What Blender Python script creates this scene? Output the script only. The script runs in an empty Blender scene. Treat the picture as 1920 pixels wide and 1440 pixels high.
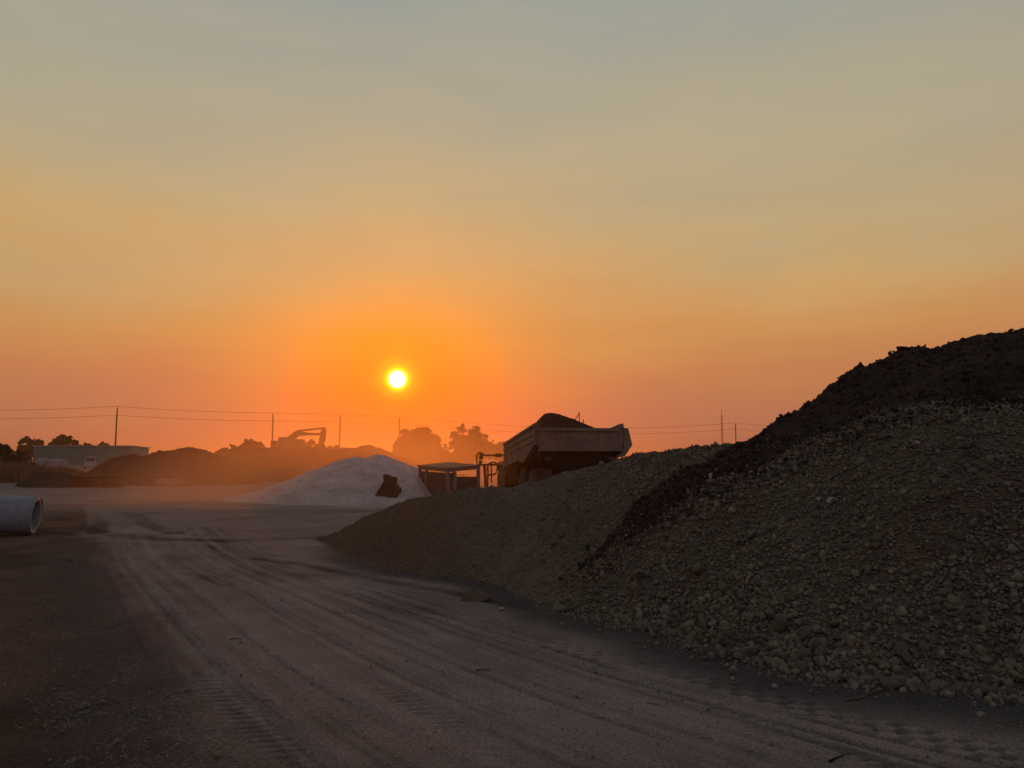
import bpy, bmesh, math, random
import numpy as np
from mathutils import Vector, Matrix
random.seed(7); rng = np.random.default_rng(7)
R = math.radians
scene = bpy.context.scene
col = scene.collection

# ------------------------------------------------------------------ camera
F_PX, CAM_Z, TILT = 1386.0, 1.7, math.atan(138/1386.0)
cam_d = bpy.data.cameras.new("camera"); cam_d.sensor_width = 36; cam_d.lens = 36*F_PX/1920
cam_d.clip_start = .05; cam_d.clip_end = 6000
cam = bpy.data.objects.new("camera", cam_d); col.objects.link(cam)
cam.location = (0, 0, CAM_Z); cam.rotation_euler = (math.pi/2+TILT, 0, 0)
scene.camera = cam
CT, ST = math.cos(TILT), math.sin(TILT)
def ray(px, py):
    a, b = (px-960)/F_PX, (720-py)/F_PX
    return np.array([a, CT-b*ST, ST+b*CT])
def P(px, py, Y):                      # real point at depth Y seen at a photo pixel
    d = ray(px, py); return np.array([0, 0, CAM_Z])+d*(Y/d[1])
def G(px, py, z=0.):                   # point of the ground there
    d = ray(px, py); return (np.array([0, 0, CAM_Z])+d*((z-CAM_Z)/d[2]))
def X(px, Y): return (px-960)/F_PX*Y/ (CT) if False else P(px, 858, Y)[0]
def Z(py, Y): return P(960, py, Y)[2]
def proj(x, y, z):
    zz = z-CAM_Z; dep = y*CT+zz*ST; up = zz*CT-y*ST
    dep = np.where(dep < .01, .01, dep)
    return 960+F_PX*x/dep, 720-F_PX*up/dep

# ------------------------------------------------------------------ sky + sun
sd = ray(745, 711); SUN = sd/np.linalg.norm(sd)
SUN_EL = math.asin(SUN[2]); SUN_AZ = math.atan2(SUN[0], SUN[1])
def lin(r, g, b, m=1.):
    f = lambda c: ((c/255+.055)/1.055)**2.4 if c > 10.3 else c/255/12.92
    return (f(r)*m, f(g)*m, f(b)*m, 1)
SKY_GAIN = 1.0
world = bpy.data.worlds.new("World"); scene.world = world; world.use_nodes = True
nt = world.node_tree; nt.nodes.clear(); N = nt.nodes.new; L = nt.links.new
def wm(op, a, b=None, c=None):
    n = N('ShaderNodeMath'); n.operation = op
    for i, v in enumerate((a, b, c)):
        if v is None: continue
        if isinstance(v, (int, float)): n.inputs[i].default_value = v
        else: L(v, n.inputs[i])
    return n.outputs[0]
def ramp(inp, lo, hi, stops):
    n = N('ShaderNodeValToRGB'); mr = N('ShaderNodeMapRange')
    mr.inputs[1].default_value = lo; mr.inputs[2].default_value = hi; L(inp, mr.inputs[0]); L(mr.outputs[0], n.inputs[0])
    el = n.color_ramp.elements
    while len(el) > 1: el.remove(el[-1])
    for i, (p, c) in enumerate(stops):
        t = (p-lo)/(hi-lo)
        if i == 0: el[0].position = t; el[0].color = c
        else: e = el.new(t); e.color = c
    return n.outputs[0]
tc = N('ShaderNodeTexCoord'); nrm = N('ShaderNodeVectorMath'); nrm.operation = 'NORMALIZE'; L(tc.outputs['Generated'], nrm.inputs[0])
D = nrm.outputs[0]
mp = N('ShaderNodeMapping'); mp.inputs['Scale'].default_value = (1.6, 1.6, 7); L(D, mp.inputs[0])
no = N('ShaderNodeTexNoise'); no.inputs['Scale'].default_value = 1.7; no.inputs['Detail'].default_value = 4; L(mp.outputs[0], no.inputs['Vector'])
wob = wm('MULTIPLY', wm('SUBTRACT', no.outputs['Fac'], .5), 9.5)
sx = N('ShaderNodeSeparateXYZ'); L(D, sx.inputs[0])
elev = wm('MULTIPLY', wm('ARCSINE', sx.outputs[2]), 180/math.pi)
elev_w = wm('ADD', elev, wob)
dp = N('ShaderNodeVectorMath'); dp.operation = 'DOT_PRODUCT'; L(D, dp.inputs[0]); dp.inputs[1].default_value = tuple(SUN)
ang = wm('MULTIPLY', wm('ARCCOSINE', wm('MINIMUM', dp.outputs['Value'], 1.0)), 180/math.pi)
base = ramp(elev_w, -5, 95, [(-5, lin(170,104,86)), (0, lin(184,112,90)), (3, lin(186,118,88)), (5.5, lin(194,125,82)), (9, lin(201,143,85)),
    (13, lin(199,159,106)), (18, lin(186,165,126)), (23, lin(175,165,139)), (33, lin(156,159,150)), (50, lin(126,140,140)), (95, lin(105,122,132))])
back = ramp(elev, -5, 95, [(-5, lin(122,104,106)), (5, lin(154,131,132)), (20, lin(157,142,149)), (50, lin(140,142,150)), (95, lin(105,122,132))])
glow = ramp(elev, -2, 40, [(-2, lin(232,62,0)), (2, lin(250,84,0)), (5, lin(255,114,0)), (9, lin(250,137,4)), (14, lin(228,152,76)), (22, lin(210,164,112)), (40, lin(178,163,132))])
g1 = lambda v: (v, v, v, 1)
wglow = ramp(ang, 0, 60, [(0, g1(1)), (3.4, g1(.95)), (6, g1(.72)), (9, g1(.40)), (13, g1(.17)), (19, g1(.06)), (27, g1(.015)), (40, g1(0))])
wback = ramp(ang, 40, 130, [(40, g1(0)), (80, g1(.55)), (130, g1(1))])
disc = ramp(ang, 0, 3, [(0, (9,8,5,1)), (.50, (8,7,4,1)), (.61, (2.0,1.8,.55,1)), (.73, (1.1,.98,.02,1)), (.88, (.8,.5,.0,1)), (1.2, (.3,.17,0,1)), (1.9, (.06,.03,0,1)), (3, (0,0,0,1))])
def mix(a, b, f, mode='MIX'):
    n = N('ShaderNodeMix'); n.data_type = 'RGBA'; n.blend_type = mode; n.clamp_result = False
    if isinstance(f, float): n.inputs[0].default_value = f
    else: L(f, n.inputs[0])
    L(a, n.inputs[6]); L(b, n.inputs[7]); return n.outputs[2]
mp2 = N('ShaderNodeMapping'); mp2.inputs['Scale'].default_value = (1, 1, 5); mp2.inputs['Rotation'].default_value = (.12, .1, 0); L(D, mp2.inputs[0])
no2 = N('ShaderNodeTexNoise'); no2.inputs['Scale'].default_value = 3.1; no2.inputs['Detail'].default_value = 5; no2.inputs['Distortion'].default_value = .6; L(mp2.outputs[0], no2.inputs['Vector'])
smoke = ramp(no2.outputs['Fac'], 0, 1, [(.3, (.95,.97,1.0,1)), (.5, (1,1,1,1)), (.7, (1.05,1.03,.99,1))])
c1 = mix(mix(base, glow, wglow), smoke, 1.0, 'MULTIPLY'); c2 = mix(c1, back, wback); c3 = mix(c2, disc, 1.0, 'ADD')
sky = N('ShaderNodeTexSky'); sky.sky_type = 'NISHITA'; sky.sun_disc = False; sky.sun_elevation = SUN_EL; sky.sun_rotation = SUN_AZ
sky.dust_density = 8; sky.air_density = 1.5
bg = N('ShaderNodeBackground'); bg.inputs[1].default_value = SKY_GAIN; L(c3, bg.inputs[0])
bg2 = N('ShaderNodeBackground'); bg2.inputs[1].default_value = 0.004; L(sky.outputs[0], bg2.inputs[0])
ad = N('ShaderNodeAddShader'); L(bg.outputs[0], ad.inputs[0]); L(bg2.outputs[0], ad.inputs[1])
wo = N('ShaderNodeOutputWorld'); L(ad.outputs[0], wo.inputs[0])
sl = bpy.data.lights.new("sun", 'SUN'); sl.energy = 0.8; sl.angle = R(.6); sl.color = (1, .24, .02)
so = bpy.data.objects.new("sun", sl); col.objects.link(so); so.location = tuple(SUN*100)
so.rotation_euler = Vector(tuple(SUN)).to_track_quat('Z', 'Y').to_euler()
scene.view_settings.view_transform = 'Standard'; scene.view_settings.look = 'None'
scene.view_settings.exposure = 0.0; scene.view_settings.gamma = 1
scene.cycles.max_bounces = 5; scene.cycles.diffuse_bounces = 2; scene.cycles.glossy_bounces = 2; scene.cycles.volume_bounces = 0
scene.cycles.use_denoising = True
HAZE_D, DUST_D = .0006, .037

# ------------------------------------------------------------------ noise
def vnoise(x, y, seed=0):
    xi = np.floor(x).astype(np.int64); yi = np.floor(y).astype(np.int64); fx = x-xi; fy = y-yi
    def h(a, b):
        n = (a*374761393+b*668265263+seed*974711) & 0xffffffff
        n = ((n ^ (n >> 13))*1274126177) & 0xffffffff
        n = n ^ (n >> 16)
        return (n & 0xffffff)/float(0xffffff)
    u = fx*fx*(3-2*fx); v = fy*fy*(3-2*fy)
    return (h(xi,yi)*(1-u)+h(xi+1,yi)*u)*(1-v)+(h(xi,yi+1)*(1-u)+h(xi+1,yi+1)*u)*v
def fbm(x, y, f, o=4, seed=0, g=.5):
    x = np.asarray(x, float); y = np.asarray(y, float)
    s = 0; a = 1; t = 0
    for k in range(o):
        c, sn = math.cos(k*1.1), math.sin(k*1.1)
        s = s+a*(vnoise((x*c-y*sn)*f, (x*sn+y*c)*f, seed+k*17)-.5)*2; t += a; a *= g; f *= 2.03
    return s/t
def sstep(a, b, x):
    t = np.clip((x-a)/(b-a), 0, 1); return t*t*(3-2*t)

# ------------------------------------------------------------------ materials
def material(name, c, rough=.9, spec=.15, c2=None, scale=4., bump=0., bscale=20., metal=0., attr=None, stretch=None, detail=6, grain=0, gamt=.45):
    m = bpy.data.materials.new(name); m.use_nodes = True; t = m.node_tree; b = t.nodes['Principled BSDF']
    b.inputs['Roughness'].default_value = rough; b.inputs['Specular IOR Level'].default_value = spec; b.inputs['Metallic'].default_value = metal
    tcn = t.nodes.new('ShaderNodeTexCoord'); src = tcn.outputs['Object']
    if stretch:
        mpn = t.nodes.new('ShaderNodeMapping'); mpn.inputs['Scale'].default_value = stretch; t.links.new(src, mpn.inputs[0]); src = mpn.outputs[0]
    n = t.nodes.new('ShaderNodeTexNoise'); n.inputs['Scale'].default_value = scale; n.inputs['Detail'].default_value = detail; n.inputs['Roughness'].default_value = .65
    t.links.new(src, n.inputs['Vector'])
    r = t.nodes.new('ShaderNodeValToRGB'); e = r.color_ramp.elements; e[0].position = .3; e[1].position = .7
    c2 = c2 or tuple(v*.6 for v in c); e[0].color = (*c2, 1); e[1].color = (*c, 1)
    t.links.new(n.outputs['Fac'], r.inputs[0]); out = r.outputs[0]
    if attr:
        for an, ac in attr:
            a = t.nodes.new('ShaderNodeAttribute'); a.attribute_name = an
            mx = t.nodes.new('ShaderNodeMix'); mx.data_type = 'RGBA'; t.links.new(a.outputs['Fac'], mx.inputs[0])
            v = t.nodes.new('ShaderNodeMix'); v.data_type = 'RGBA'; v.inputs[6].default_value = (*[k*.62 for k in ac], 1); v.inputs[7].default_value = (*[k*1.3 for k in ac], 1)
            t.links.new(n.outputs['Fac'], v.inputs[0])
            t.links.new(out, mx.inputs[6]); t.links.new(v.outputs[2], mx.inputs[7]); out = mx.outputs[2]
    if grain:
        n3 = t.nodes.new('ShaderNodeTexNoise'); n3.inputs['Scale'].default_value = grain; n3.inputs['Detail'].default_value = 6; n3.inputs['Roughness'].default_value = .75; t.links.new(tcn.outputs['Object'], n3.inputs['Vector'])
        mr = t.nodes.new('ShaderNodeMapRange'); mr.inputs[1].default_value = .32; mr.inputs[2].default_value = .68; mr.inputs[3].default_value = 1-gamt; mr.inputs[4].default_value = 1+gamt; t.links.new(n3.outputs['Fac'], mr.inputs[0])
        vm = t.nodes.new('ShaderNodeVectorMath'); vm.operation = 'SCALE'; t.links.new(out, vm.inputs[0]); t.links.new(mr.outputs[0], vm.inputs['Scale']); out = vm.outputs[0]
    t.links.new(out, b.inputs['Base Color'])
    if bump:
        n2 = t.nodes.new('ShaderNodeTexNoise'); n2.inputs['Scale'].default_value = bscale; n2.inputs['Detail'].default_value = 5; n2.inputs['Roughness'].default_value = .7
        t.links.new(src, n2.inputs['Vector'])
        bp = t.nodes.new('ShaderNodeBump'); bp.inputs['Strength'].default_value = 1; bp.inputs['Distance'].default_value = bump
        t.links.new(n2.outputs['Fac'], bp.inputs['Height']); t.links.new(bp.outputs[0], b.inputs['Normal'])
    return m
M = {}
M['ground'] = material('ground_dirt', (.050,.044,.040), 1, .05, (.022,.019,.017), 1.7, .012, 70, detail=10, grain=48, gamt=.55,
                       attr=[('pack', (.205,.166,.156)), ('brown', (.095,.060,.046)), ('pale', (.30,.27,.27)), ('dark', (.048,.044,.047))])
M['gravel'] = material('gravel_soil', (.140,.116,.086), 1, .05, (.080,.067,.051), 2.2, .025, 45, grain=30, attr=[('brown', (.098,.066,.046)), ('dark', (.040,.030,.026))])
M['clod'] = material('clod_surface', (.165,.146,.110), 1, .05, (.098,.085,.064), .9, .012, 45, attr=[('tint', (.195,.172,.136)), ('shade', (.085,.067,.050))], grain=30, gamt=.3)
M['clod_b'] = material('brown_clod', (.125,.100,.076), 1, .05, (.075,.058,.044), 3, .004, 60)
M['clod_p'] = material('pale_stone', (.30,.28,.25), .9, .1, (.20,.18,.16), 6, .004, 60)
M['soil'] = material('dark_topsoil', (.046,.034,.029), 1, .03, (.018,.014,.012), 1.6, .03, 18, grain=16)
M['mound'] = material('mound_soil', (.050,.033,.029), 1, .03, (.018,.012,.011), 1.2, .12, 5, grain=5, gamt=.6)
M['salt'] = material('white_aggregate', (.44,.37,.355), 1, .05, (.28,.23,.22), .9, .05, 9, grain=5, gamt=.2)
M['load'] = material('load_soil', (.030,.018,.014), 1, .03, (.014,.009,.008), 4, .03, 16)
M['bodysteel'] = material('dusty_body_steel', (.20,.148,.118), .85, .08, (.12,.086,.068), 1.8, .006, 30, stretch=(1,1,.35), detail=10, grain=9, gamt=.3)
M['black'] = material('black_steel', (.012,.009,.008), .8, .1, (.006,.004,.004), 5)
M['rubber'] = material('dusty_rubber', (.075,.06,.052), .95, .05, (.022,.017,.015), 4, .01, 14)
M['paint'] = material('dusty_yellow_paint', (.22,.13,.035), .7, .2, (.14,.09,.03), 3)
M['glass'] = material('dark_glass', (.02,.02,.02), .15, .5, (.015,.015,.015), 1)
M['concrete'] = material('pipe_concrete', (.20,.22,.255), .75, .2, (.12,.13,.15), 1.3, .003, 30, stretch=(.3,1,1), detail=9, grain=12, gamt=.25)
M['rust'] = material('rusty_board', (.075,.032,.016), .95, .05, (.032,.014,.009), 3, .006, 20, stretch=(.15,1,1))
M['pine'] = material('pale_board', (.36,.27,.19), .9, .1, (.25,.18,.12), 3, .003, 20, stretch=(.15,1,1))
M['frame'] = material('pale_frame_steel', (.26,.185,.15), .85, .1, (.12,.075,.055), 3, .003, 20)
M['rustsheet'] = material('weathered_sheet', (.21,.13,.10), .9, .08, (.10,.06,.045), 1.5, .003, 20)
M['panel'] = material('rusty_panel', (.12,.065,.045), .9, .08, (.055,.032,.024), 3)
M['shed'] = material('green_cladding', (.05,.21,.20), .7, .2, (.035,.15,.145), .8)
M['trim'] = material('pale_trim', (.32,.33,.31), .7, .2, (.22,.23,.22), 2)
M['white'] = material('white_paint', (.27,.29,.34), .5, .3, (.2,.22,.25), 2)
M['tarp'] = material('white_tarp', (.24,.20,.22), .8, .2, (.11,.10,.11), 1)
M['leaf'] = material('dark_leaves', (.045,.055,.025), .9, .1, (.020,.026,.012), .6)
M['leaf2'] = material('olive_leaves', (.07,.065,.03), .9, .1, (.035,.034,.016), .6)
M['bark'] = material('bark', (.05,.038,.028), 1, .05, (.03,.02,.016), 5)
M['weed'] = material('dry_weed', (.22,.135,.07), 1, .05, (.09,.058,.032), .8)
M['straw'] = material('straw', (.40,.31,.22), 1, .05, (.22,.17,.12), 8)
M['pole'] = material('pole_wood', (.06,.035,.025), 1, .05, (.03,.02,.015), 3)
M['bucket'] = material('rusty_bucket_steel', (.060,.036,.028), .85, .1, (.026,.016,.013), 4, .004, 20)
M['twig'] = material('grey_twig', (.11,.09,.075), 1, .05, (.06,.05,.04), 8)

# ------------------------------------------------------------------ object helpers
def link(name, me, mat, parent=None, smooth=False):
    o = bpy.data.objects.new(name, me); col.objects.link(o)
    if mat is not None and not me.materials: me.materials.append(mat)
    if parent is not None: o.parent = parent
    if smooth: me.polygons.foreach_set('use_smooth', [True]*len(me.polygons))
    return o
def tag(o, label, cat=None, group=None, kind=None):
    if label: o['label'] = label
    if cat: o['category'] = cat
    if group: o['group'] = group
    if kind: o['kind'] = kind
    return o
def empty(name, loc, rz, label, cat, group=None):
    o = bpy.data.objects.new(name, None); col.objects.link(o); o.location = loc; o.rotation_euler = (0, 0, rz); o.empty_display_size = .3
    return tag(o, label, cat, group)
def mesh_np(name, v, f):               # quads or tris arrays
    me = bpy.data.meshes.new(name); v = np.asarray(v, np.float32); f = np.asarray(f, np.int32); k = f.shape[1]
    me.vertices.add(len(v)); me.vertices.foreach_set('co', v.ravel())
    me.loops.add(f.size); me.loops.foreach_set('vertex_index', f.ravel())
    me.polygons.add(len(f)); me.polygons.foreach_set('loop_start', np.arange(0, f.size, k, dtype=np.int32))
    me.polygons.foreach_set('loop_total', np.full(len(f), k, np.int32))
    me.update(calc_edges=True); me.validate(); return me
def add_attr(me, name, vals):
    a = me.attributes.new(name, 'FLOAT', 'POINT'); a.data.foreach_set('value', np.asarray(vals, np.float32).ravel())
def grid_faces(nr, nc):
    i = np.arange(nr*nc).reshape(nr, nc)
    return np.stack([i[:-1,:-1], i[:-1,1:], i[1:,1:], i[1:,:-1]], -1).reshape(-1, 4)
class B:                                # collects shapes, becomes ONE mesh object
    def __init__(s): s.bm = bmesh.new()
    def box(s, x0, x1, y0, y1, z0, z1, bev=0.):
        r = bmesh.ops.create_cube(s.bm, size=1)
        for v in r['verts']: v.co = Vector(((x0+x1)/2+v.co.x*(x1-x0), (y0+y1)/2+v.co.y*(y1-y0), (z0+z1)/2+v.co.z*(z1-z0)))
        if bev:
            es = list({e for v in r['verts'] for e in v.link_edges}); bmesh.ops.bevel(s.bm, geom=es, offset=bev, segments=2, affect='EDGES')
        return s
    def hexa(s, pts):                   # 8 points, bottom 4 then top 4
        v = [s.bm.verts.new(p) for p in pts]
        for q in ((3,2,1,0),(4,5,6,7),(0,1,5,4),(1,2,6,5),(2,3,7,6),(3,0,4,7)): s.bm.faces.new([v[i] for i in q])
        return s
    def prism(s, pts, axis, a, b):      # 2D outline extruded along axis from a to b
        def mk(p, t):
            return {'x': (t,p[0],p[1]), 'y': (p[0],t,p[1]), 'z': (p[0],p[1],t)}[axis]
        A = [s.bm.verts.new(mk(p, a)) for p in pts]; C = [s.bm.verts.new(mk(p, b)) for p in pts]; n = len(pts)
        s.bm.faces.new(A[::-1]); s.bm.faces.new(C)
        for i in range(n): s.bm.faces.new((A[i], A[(i+1)%n], C[(i+1)%n], C[i]))
        return s
    def tube(s, pts, r, seg=8, r2=None):
        pts = [Vector(p) for p in pts]; rings = []
        for i, p in enumerate(pts):
            d = (pts[min(i+1, len(pts)-1)]-pts[max(i-1, 0)]).normalized()
            a = d.cross(Vector((0,0,1)) if abs(d.z) < .9 else Vector((1,0,0))).normalized(); b = d.cross(a)
            rr = r if r2 is None else r+(r2-r)*i/(len(pts)-1)
            rings.append([s.bm.verts.new(p+(a*math.cos(t)+b*math.sin(t))*rr) for t in [k*2*math.pi/seg for k in range(seg)]])
        for q, w in zip(rings, rings[1:]):
            for k in range(seg): s.bm.faces.new((q[k], q[(k+1)%seg], w[(k+1)%seg], w[k]))
        s.bm.faces.new(rings[0][::-1]); s.bm.faces.new(rings[-1]); return s
    def lathe(s, prof, axis='x', seg=40, c=(0,0,0), close=False):   # prof = (along, radius)
        rings = []
        for a, r in prof:
            ring = []
            for k in range(seg):
                t = 2*math.pi*k/seg; u, w = r*math.cos(t), r*math.sin(t)
                p = {'x': (a,u,w), 'y': (u,a,w), 'z': (u,w,a)}[axis]
                ring.append(s.bm.verts.new((p[0]+c[0], p[1]+c[1], p[2]+c[2])))
            rings.append(ring)
        pr = list(zip(rings, rings[1:]))+([(rings[-1], rings[0])] if close else [])
        for q, w in pr:
            for k in range(seg): s.bm.faces.new((q[k], q[(k+1)%seg], w[(k+1)%seg], w[k]))
        if not close: s.bm.faces.new(rings[0][::-1]); s.bm.faces.new(rings[-1])
        return s
    def build(s, name, mat, parent=None, smooth=False, label=None):
        bmesh.ops.recalc_face_normals(s.bm, faces=s.bm.faces[:])
        me = bpy.data.meshes.new(name); s.bm.to_mesh(me); s.bm.free(); o = link(name, me, mat, parent, smooth)
        if label: o['label'] = label
        return o

# ------------------------------------------------------------------ ground with ruts and tread marks
def pline(px): return np.array([G(*p)[:2] for p in px])
def dist_path(x, y, pts):               # signed side distance and run length
    best = np.full(x.shape, 1e9); side = np.zeros(x.shape); run = np.zeros(x.shape); acc = 0
    for a, b in zip(pts, pts[1:]):
        d = b-a; l = np.hypot(*d); t = np.clip(((x-a[0])*d[0]+(y-a[1])*d[1])/l**2, 0, 1)
        dx = x-a[0]-t*d[0]; dy = y-a[1]-t*d[1]; q = np.hypot(dx, dy); m = q < best
        best[m] = q[m]; side[m] = np.sign(dx*d[1]-dy*d[0])[m]; run[m] = (acc+t*l)[m]; acc += l
    return best, side, run
Lc = pline([(165,985),(172,1030),(200,1100),(262,1230),(345,1340),(430,1440),(520,1560)])
Rc = pline([(420,985),(470,1025),(560,1062),(720,1106),(940,1175),(1250,1262),(1600,1350),(2000,1440)])
def resample(p, n):
    l = np.r_[0, np.cumsum(np.hypot(*np.diff(p, axis=0).T))]; t = np.linspace(0, l[-1], n)
    return np.c_[np.interp(t, l, p[:,0]), np.interp(t, l, p[:,1])]
Lr, Rr = resample(Lc, 14), resample(Rc, 14)
PATHS = []                              # pts, half width, kind, depth
for k in range(90):
    w = rng.uniform(-.05, 1.0); wv = w+.010*np.sin(np.linspace(0, 3, 14)+rng.uniform(0, 6))
    PATHS.append((Lr*(1-wv[:,None])+Rr*wv[:,None], rng.uniform(.008, .03)*rng.choice([1, 1, 2.5]), 'rut', rng.uniform(-.006, .008)))
PATHS += [(pline([(560,1088),(640,1115),(775,1155),(892,1188),(1037,1228),(1147,1261),(1300,1312),(1480,1372),(1700,1450)]), .045, 'lug', .022),
          (pline([(1020,1205),(1120,1228),(1250,1256),(1400,1298),(1600,1350),(1800,1400),(1960,1440)]), .17, 'block', .007),
          (pline([(380,1262),(420,1310),(470,1360),(530,1410),(600,1470)]), .11, 'lug', .006),
          (pline([(385,1085),(450,1110),(520,1140),(600,1190)]), .10, 'lug', .010),
          (pline([(720,1290),(800,1330),(900,1390),(960,1450)]), .10, 'lug', .005),
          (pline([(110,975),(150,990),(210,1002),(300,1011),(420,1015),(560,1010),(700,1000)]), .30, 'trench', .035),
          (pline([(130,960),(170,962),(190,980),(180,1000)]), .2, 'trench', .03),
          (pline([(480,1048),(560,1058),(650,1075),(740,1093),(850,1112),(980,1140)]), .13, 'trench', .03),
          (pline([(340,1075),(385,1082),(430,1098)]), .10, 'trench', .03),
          (pline([(230,960),(255,968),(280,985),(330,1000)]), .25, 'trench', .03)]  # last path: tyre shadows darkened into the soil tone, over a shallow rut
def ground_fields(x, y):
    h = .02*fbm(x, y, .35, 3, 3)+.009*fbm(x, y, 2.2, 4, 5)+.0035*fbm(x, y, 14, 3, 9)
    h += .010*np.abs(fbm(x, y, 9, 3, 13))*sstep(.2, .8, .5+.5*fbm(x, y, .5, 2, 15))
    h = h*np.where(y < 70, 1, .0)
    px, py = proj(x, y, 0*x); near = (y > 2.5) & (y < 60)
    dL, sL, _ = dist_path(x, y, resample(Lc, 20)); dR, sR, _ = dist_path(x, y, resample(Rc, 20))
    wL = dL*-sL; wR = dR*-sR
    left = sstep(-.55, .75, wL+.5*fbm(x, y*.5, 1.3, 5, 21, .65)) if wL[np.argmin(np.abs(x+20)+np.abs(y-8))] > 0 else sstep(-.55, .75, -wL+.5*fbm(x, y*.5, 1.3, 5, 21, .65))
    pack = (1-left)
    pack = pack*(.78+.35*fbm(x, y, .8, 4, 31))
    sg = wL if wL[np.argmin(np.abs(x+20)+np.abs(y-8))] > 0 else -wL
    nz_ = fbm(x, y*.6, 1.6, 4, 33); edge = sstep(-.35, .15, sg+.3*nz_)*(1-sstep(.6, 1.15, sg+.4*nz_))*(y < 16)
    bestT = np.zeros(x.shape)
    for pts, hw, kind, dep in PATHS:
        lo = pts.min(0)-1.; hi = pts.max(0)+1.; m = (x > lo[0]) & (x < hi[0]) & (y > lo[1]) & (y < hi[1])
        if not m.any(): continue
        d, s, run = dist_path(x[m], y[m], pts); core = 1-sstep(hw*.6, hw*1.25, d); berm = np.exp(-((d-hw*1.5)/(hw*.5))**2)
        wgt = sstep(.3, .6, .5+.5*fbm(x[m], y[m], .9, 2, 77+int(hw*1000)))
        if kind == 'rut':
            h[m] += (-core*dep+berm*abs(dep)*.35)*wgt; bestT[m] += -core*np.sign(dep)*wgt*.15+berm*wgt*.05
        elif kind == 'lug':
            ph = (run+.5*d*s)*2*math.pi/.105; lug = sstep(-.2, .3, np.sin(ph))
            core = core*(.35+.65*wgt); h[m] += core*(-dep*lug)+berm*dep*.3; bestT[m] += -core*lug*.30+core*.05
        elif kind == 'block':
            row = np.floor((d*s+hw)/(hw*2/3.)); ph = run*2*math.pi/.19+row*math.pi+d*s*9
            fr = ((d*s+hw)/(hw*2/3.)) % 1
            blk = sstep(-.5, -.3, np.sin(ph))*sstep(.0, .07, fr)*(1-sstep(.93, 1, fr))*(.2+.8*wgt)
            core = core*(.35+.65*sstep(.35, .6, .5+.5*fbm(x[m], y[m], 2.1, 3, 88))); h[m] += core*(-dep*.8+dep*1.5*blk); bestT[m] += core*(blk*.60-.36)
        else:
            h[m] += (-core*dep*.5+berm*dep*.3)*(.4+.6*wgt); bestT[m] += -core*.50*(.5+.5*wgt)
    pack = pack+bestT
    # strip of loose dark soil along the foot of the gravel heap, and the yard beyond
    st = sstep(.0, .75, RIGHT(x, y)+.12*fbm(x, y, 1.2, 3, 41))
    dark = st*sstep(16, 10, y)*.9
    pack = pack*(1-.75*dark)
    far = sstep(19, 30, y); pack = pack*(1-far)+far*(.72+.4*fbm(x, y*3, .25, 4, 51))
    pack = np.clip(pack, 0, 1)
    brown = np.clip(left*sstep(.35, .65, .5+.5*fbm(x, y, .7, 3, 61))*(y < 25), 0, 1)*.85
    pale = np.exp(-(((x+6.8)/4.8)**2+((y-26.6)/1.3)**2))*1.2*sstep(.35, .62, .5+.5*fbm(x*.6, y*2.4, .7, 4, 71))
    pale += .55*np.exp(-(((x+13)/9)**2+((y-34)/2.)**2))*sstep(.45, .6, .5+.5*fbm(x*.3, y*3, .6, 3, 72))
    return h, pack, brown, np.clip(pale, 0, .8), np.clip(dark+edge*.8, 0, 1)
toe_px = [(592,1011),(603,1015),(650,1043),(760,1073),(900,1090),(980,1122),(1060,1150),(1160,1168),(1250,1184),(1300,1208),(1500,1252),(1700,1287),(1920,1308),(2300,1340)]
TOE = pline(toe_px); E0 = np.array([3.7, 5.2]); E_U = np.array([-.61, .792]); E_S = np.array([.792, .61])
toe_u = (TOE-E0)@E_U; toe_s = (TOE-E0)@E_S; o_ = np.argsort(toe_u)
TU, TS = np.r_[-12, toe_u[o_]], np.r_[toe_s[o_][0]-.2, toe_s[o_]]
def us(x, y): return (x-E0[0])*E_U[0]+(y-E0[1])*E_U[1], (x-E0[0])*E_S[0]+(y-E0[1])*E_S[1]
def foot(u):                            # toe, beyond the tip it falls back
    return np.interp(u, TU, TS)+.09*fbm(u, u*0, 1.3, 4, 501, .6)+np.where(u > TU[-1], (u-TU[-1])*2.2, 0)
def RIGHT(x, y):                        # 1 near the foot of the heap, falling to 0 about 1.3 m out on the road side
    u, s = us(x, y); d = foot(u)-s
    return 1-d/1.25*(1+.8*sstep(2, 5, u))
def axis(segs):
    out = [segs[0][0]]
    for a, b, s0, s1 in segs:
        v = a; n = 0
        while v < b:
            t = (v-a)/(b-a); v += s0*(s1/s0)**t; out.append(min(v, b))
    return np.array(out)
ys = axis([(-60,3,6,.4),(3,4,.03,.018),(4,11,.017,.028),(11,20,.035,.09),(20,60,.09,.5),(60,3000,.8,300)])
xr = axis([(0,6.4,.024,.026),(6.4,12,.05,.3),(12,60,.4,3),(60,3000,5,400)]); xl = axis([(0,6.0,.024,.03),(6.0,16,.05,.14),(16,60,.3,3),(60,3000,5,400)])
xs = np.r_[-xl[::-1][:-1], xr]
gx, gy = np.meshgrid(xs, ys); gx, gy = gx.ravel(), gy.ravel()
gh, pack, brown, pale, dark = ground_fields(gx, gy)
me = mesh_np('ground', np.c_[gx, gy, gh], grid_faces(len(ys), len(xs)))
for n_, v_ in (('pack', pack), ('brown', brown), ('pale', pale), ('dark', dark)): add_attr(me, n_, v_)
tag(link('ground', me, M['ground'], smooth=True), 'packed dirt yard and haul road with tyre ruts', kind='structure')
def ground_z(x, y):
    i = np.clip(np.searchsorted(ys, y), 0, len(ys)-1); j = np.clip(np.searchsorted(xs, x), 0, len(xs)-1); return gh[i*len(xs)+j]

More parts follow.
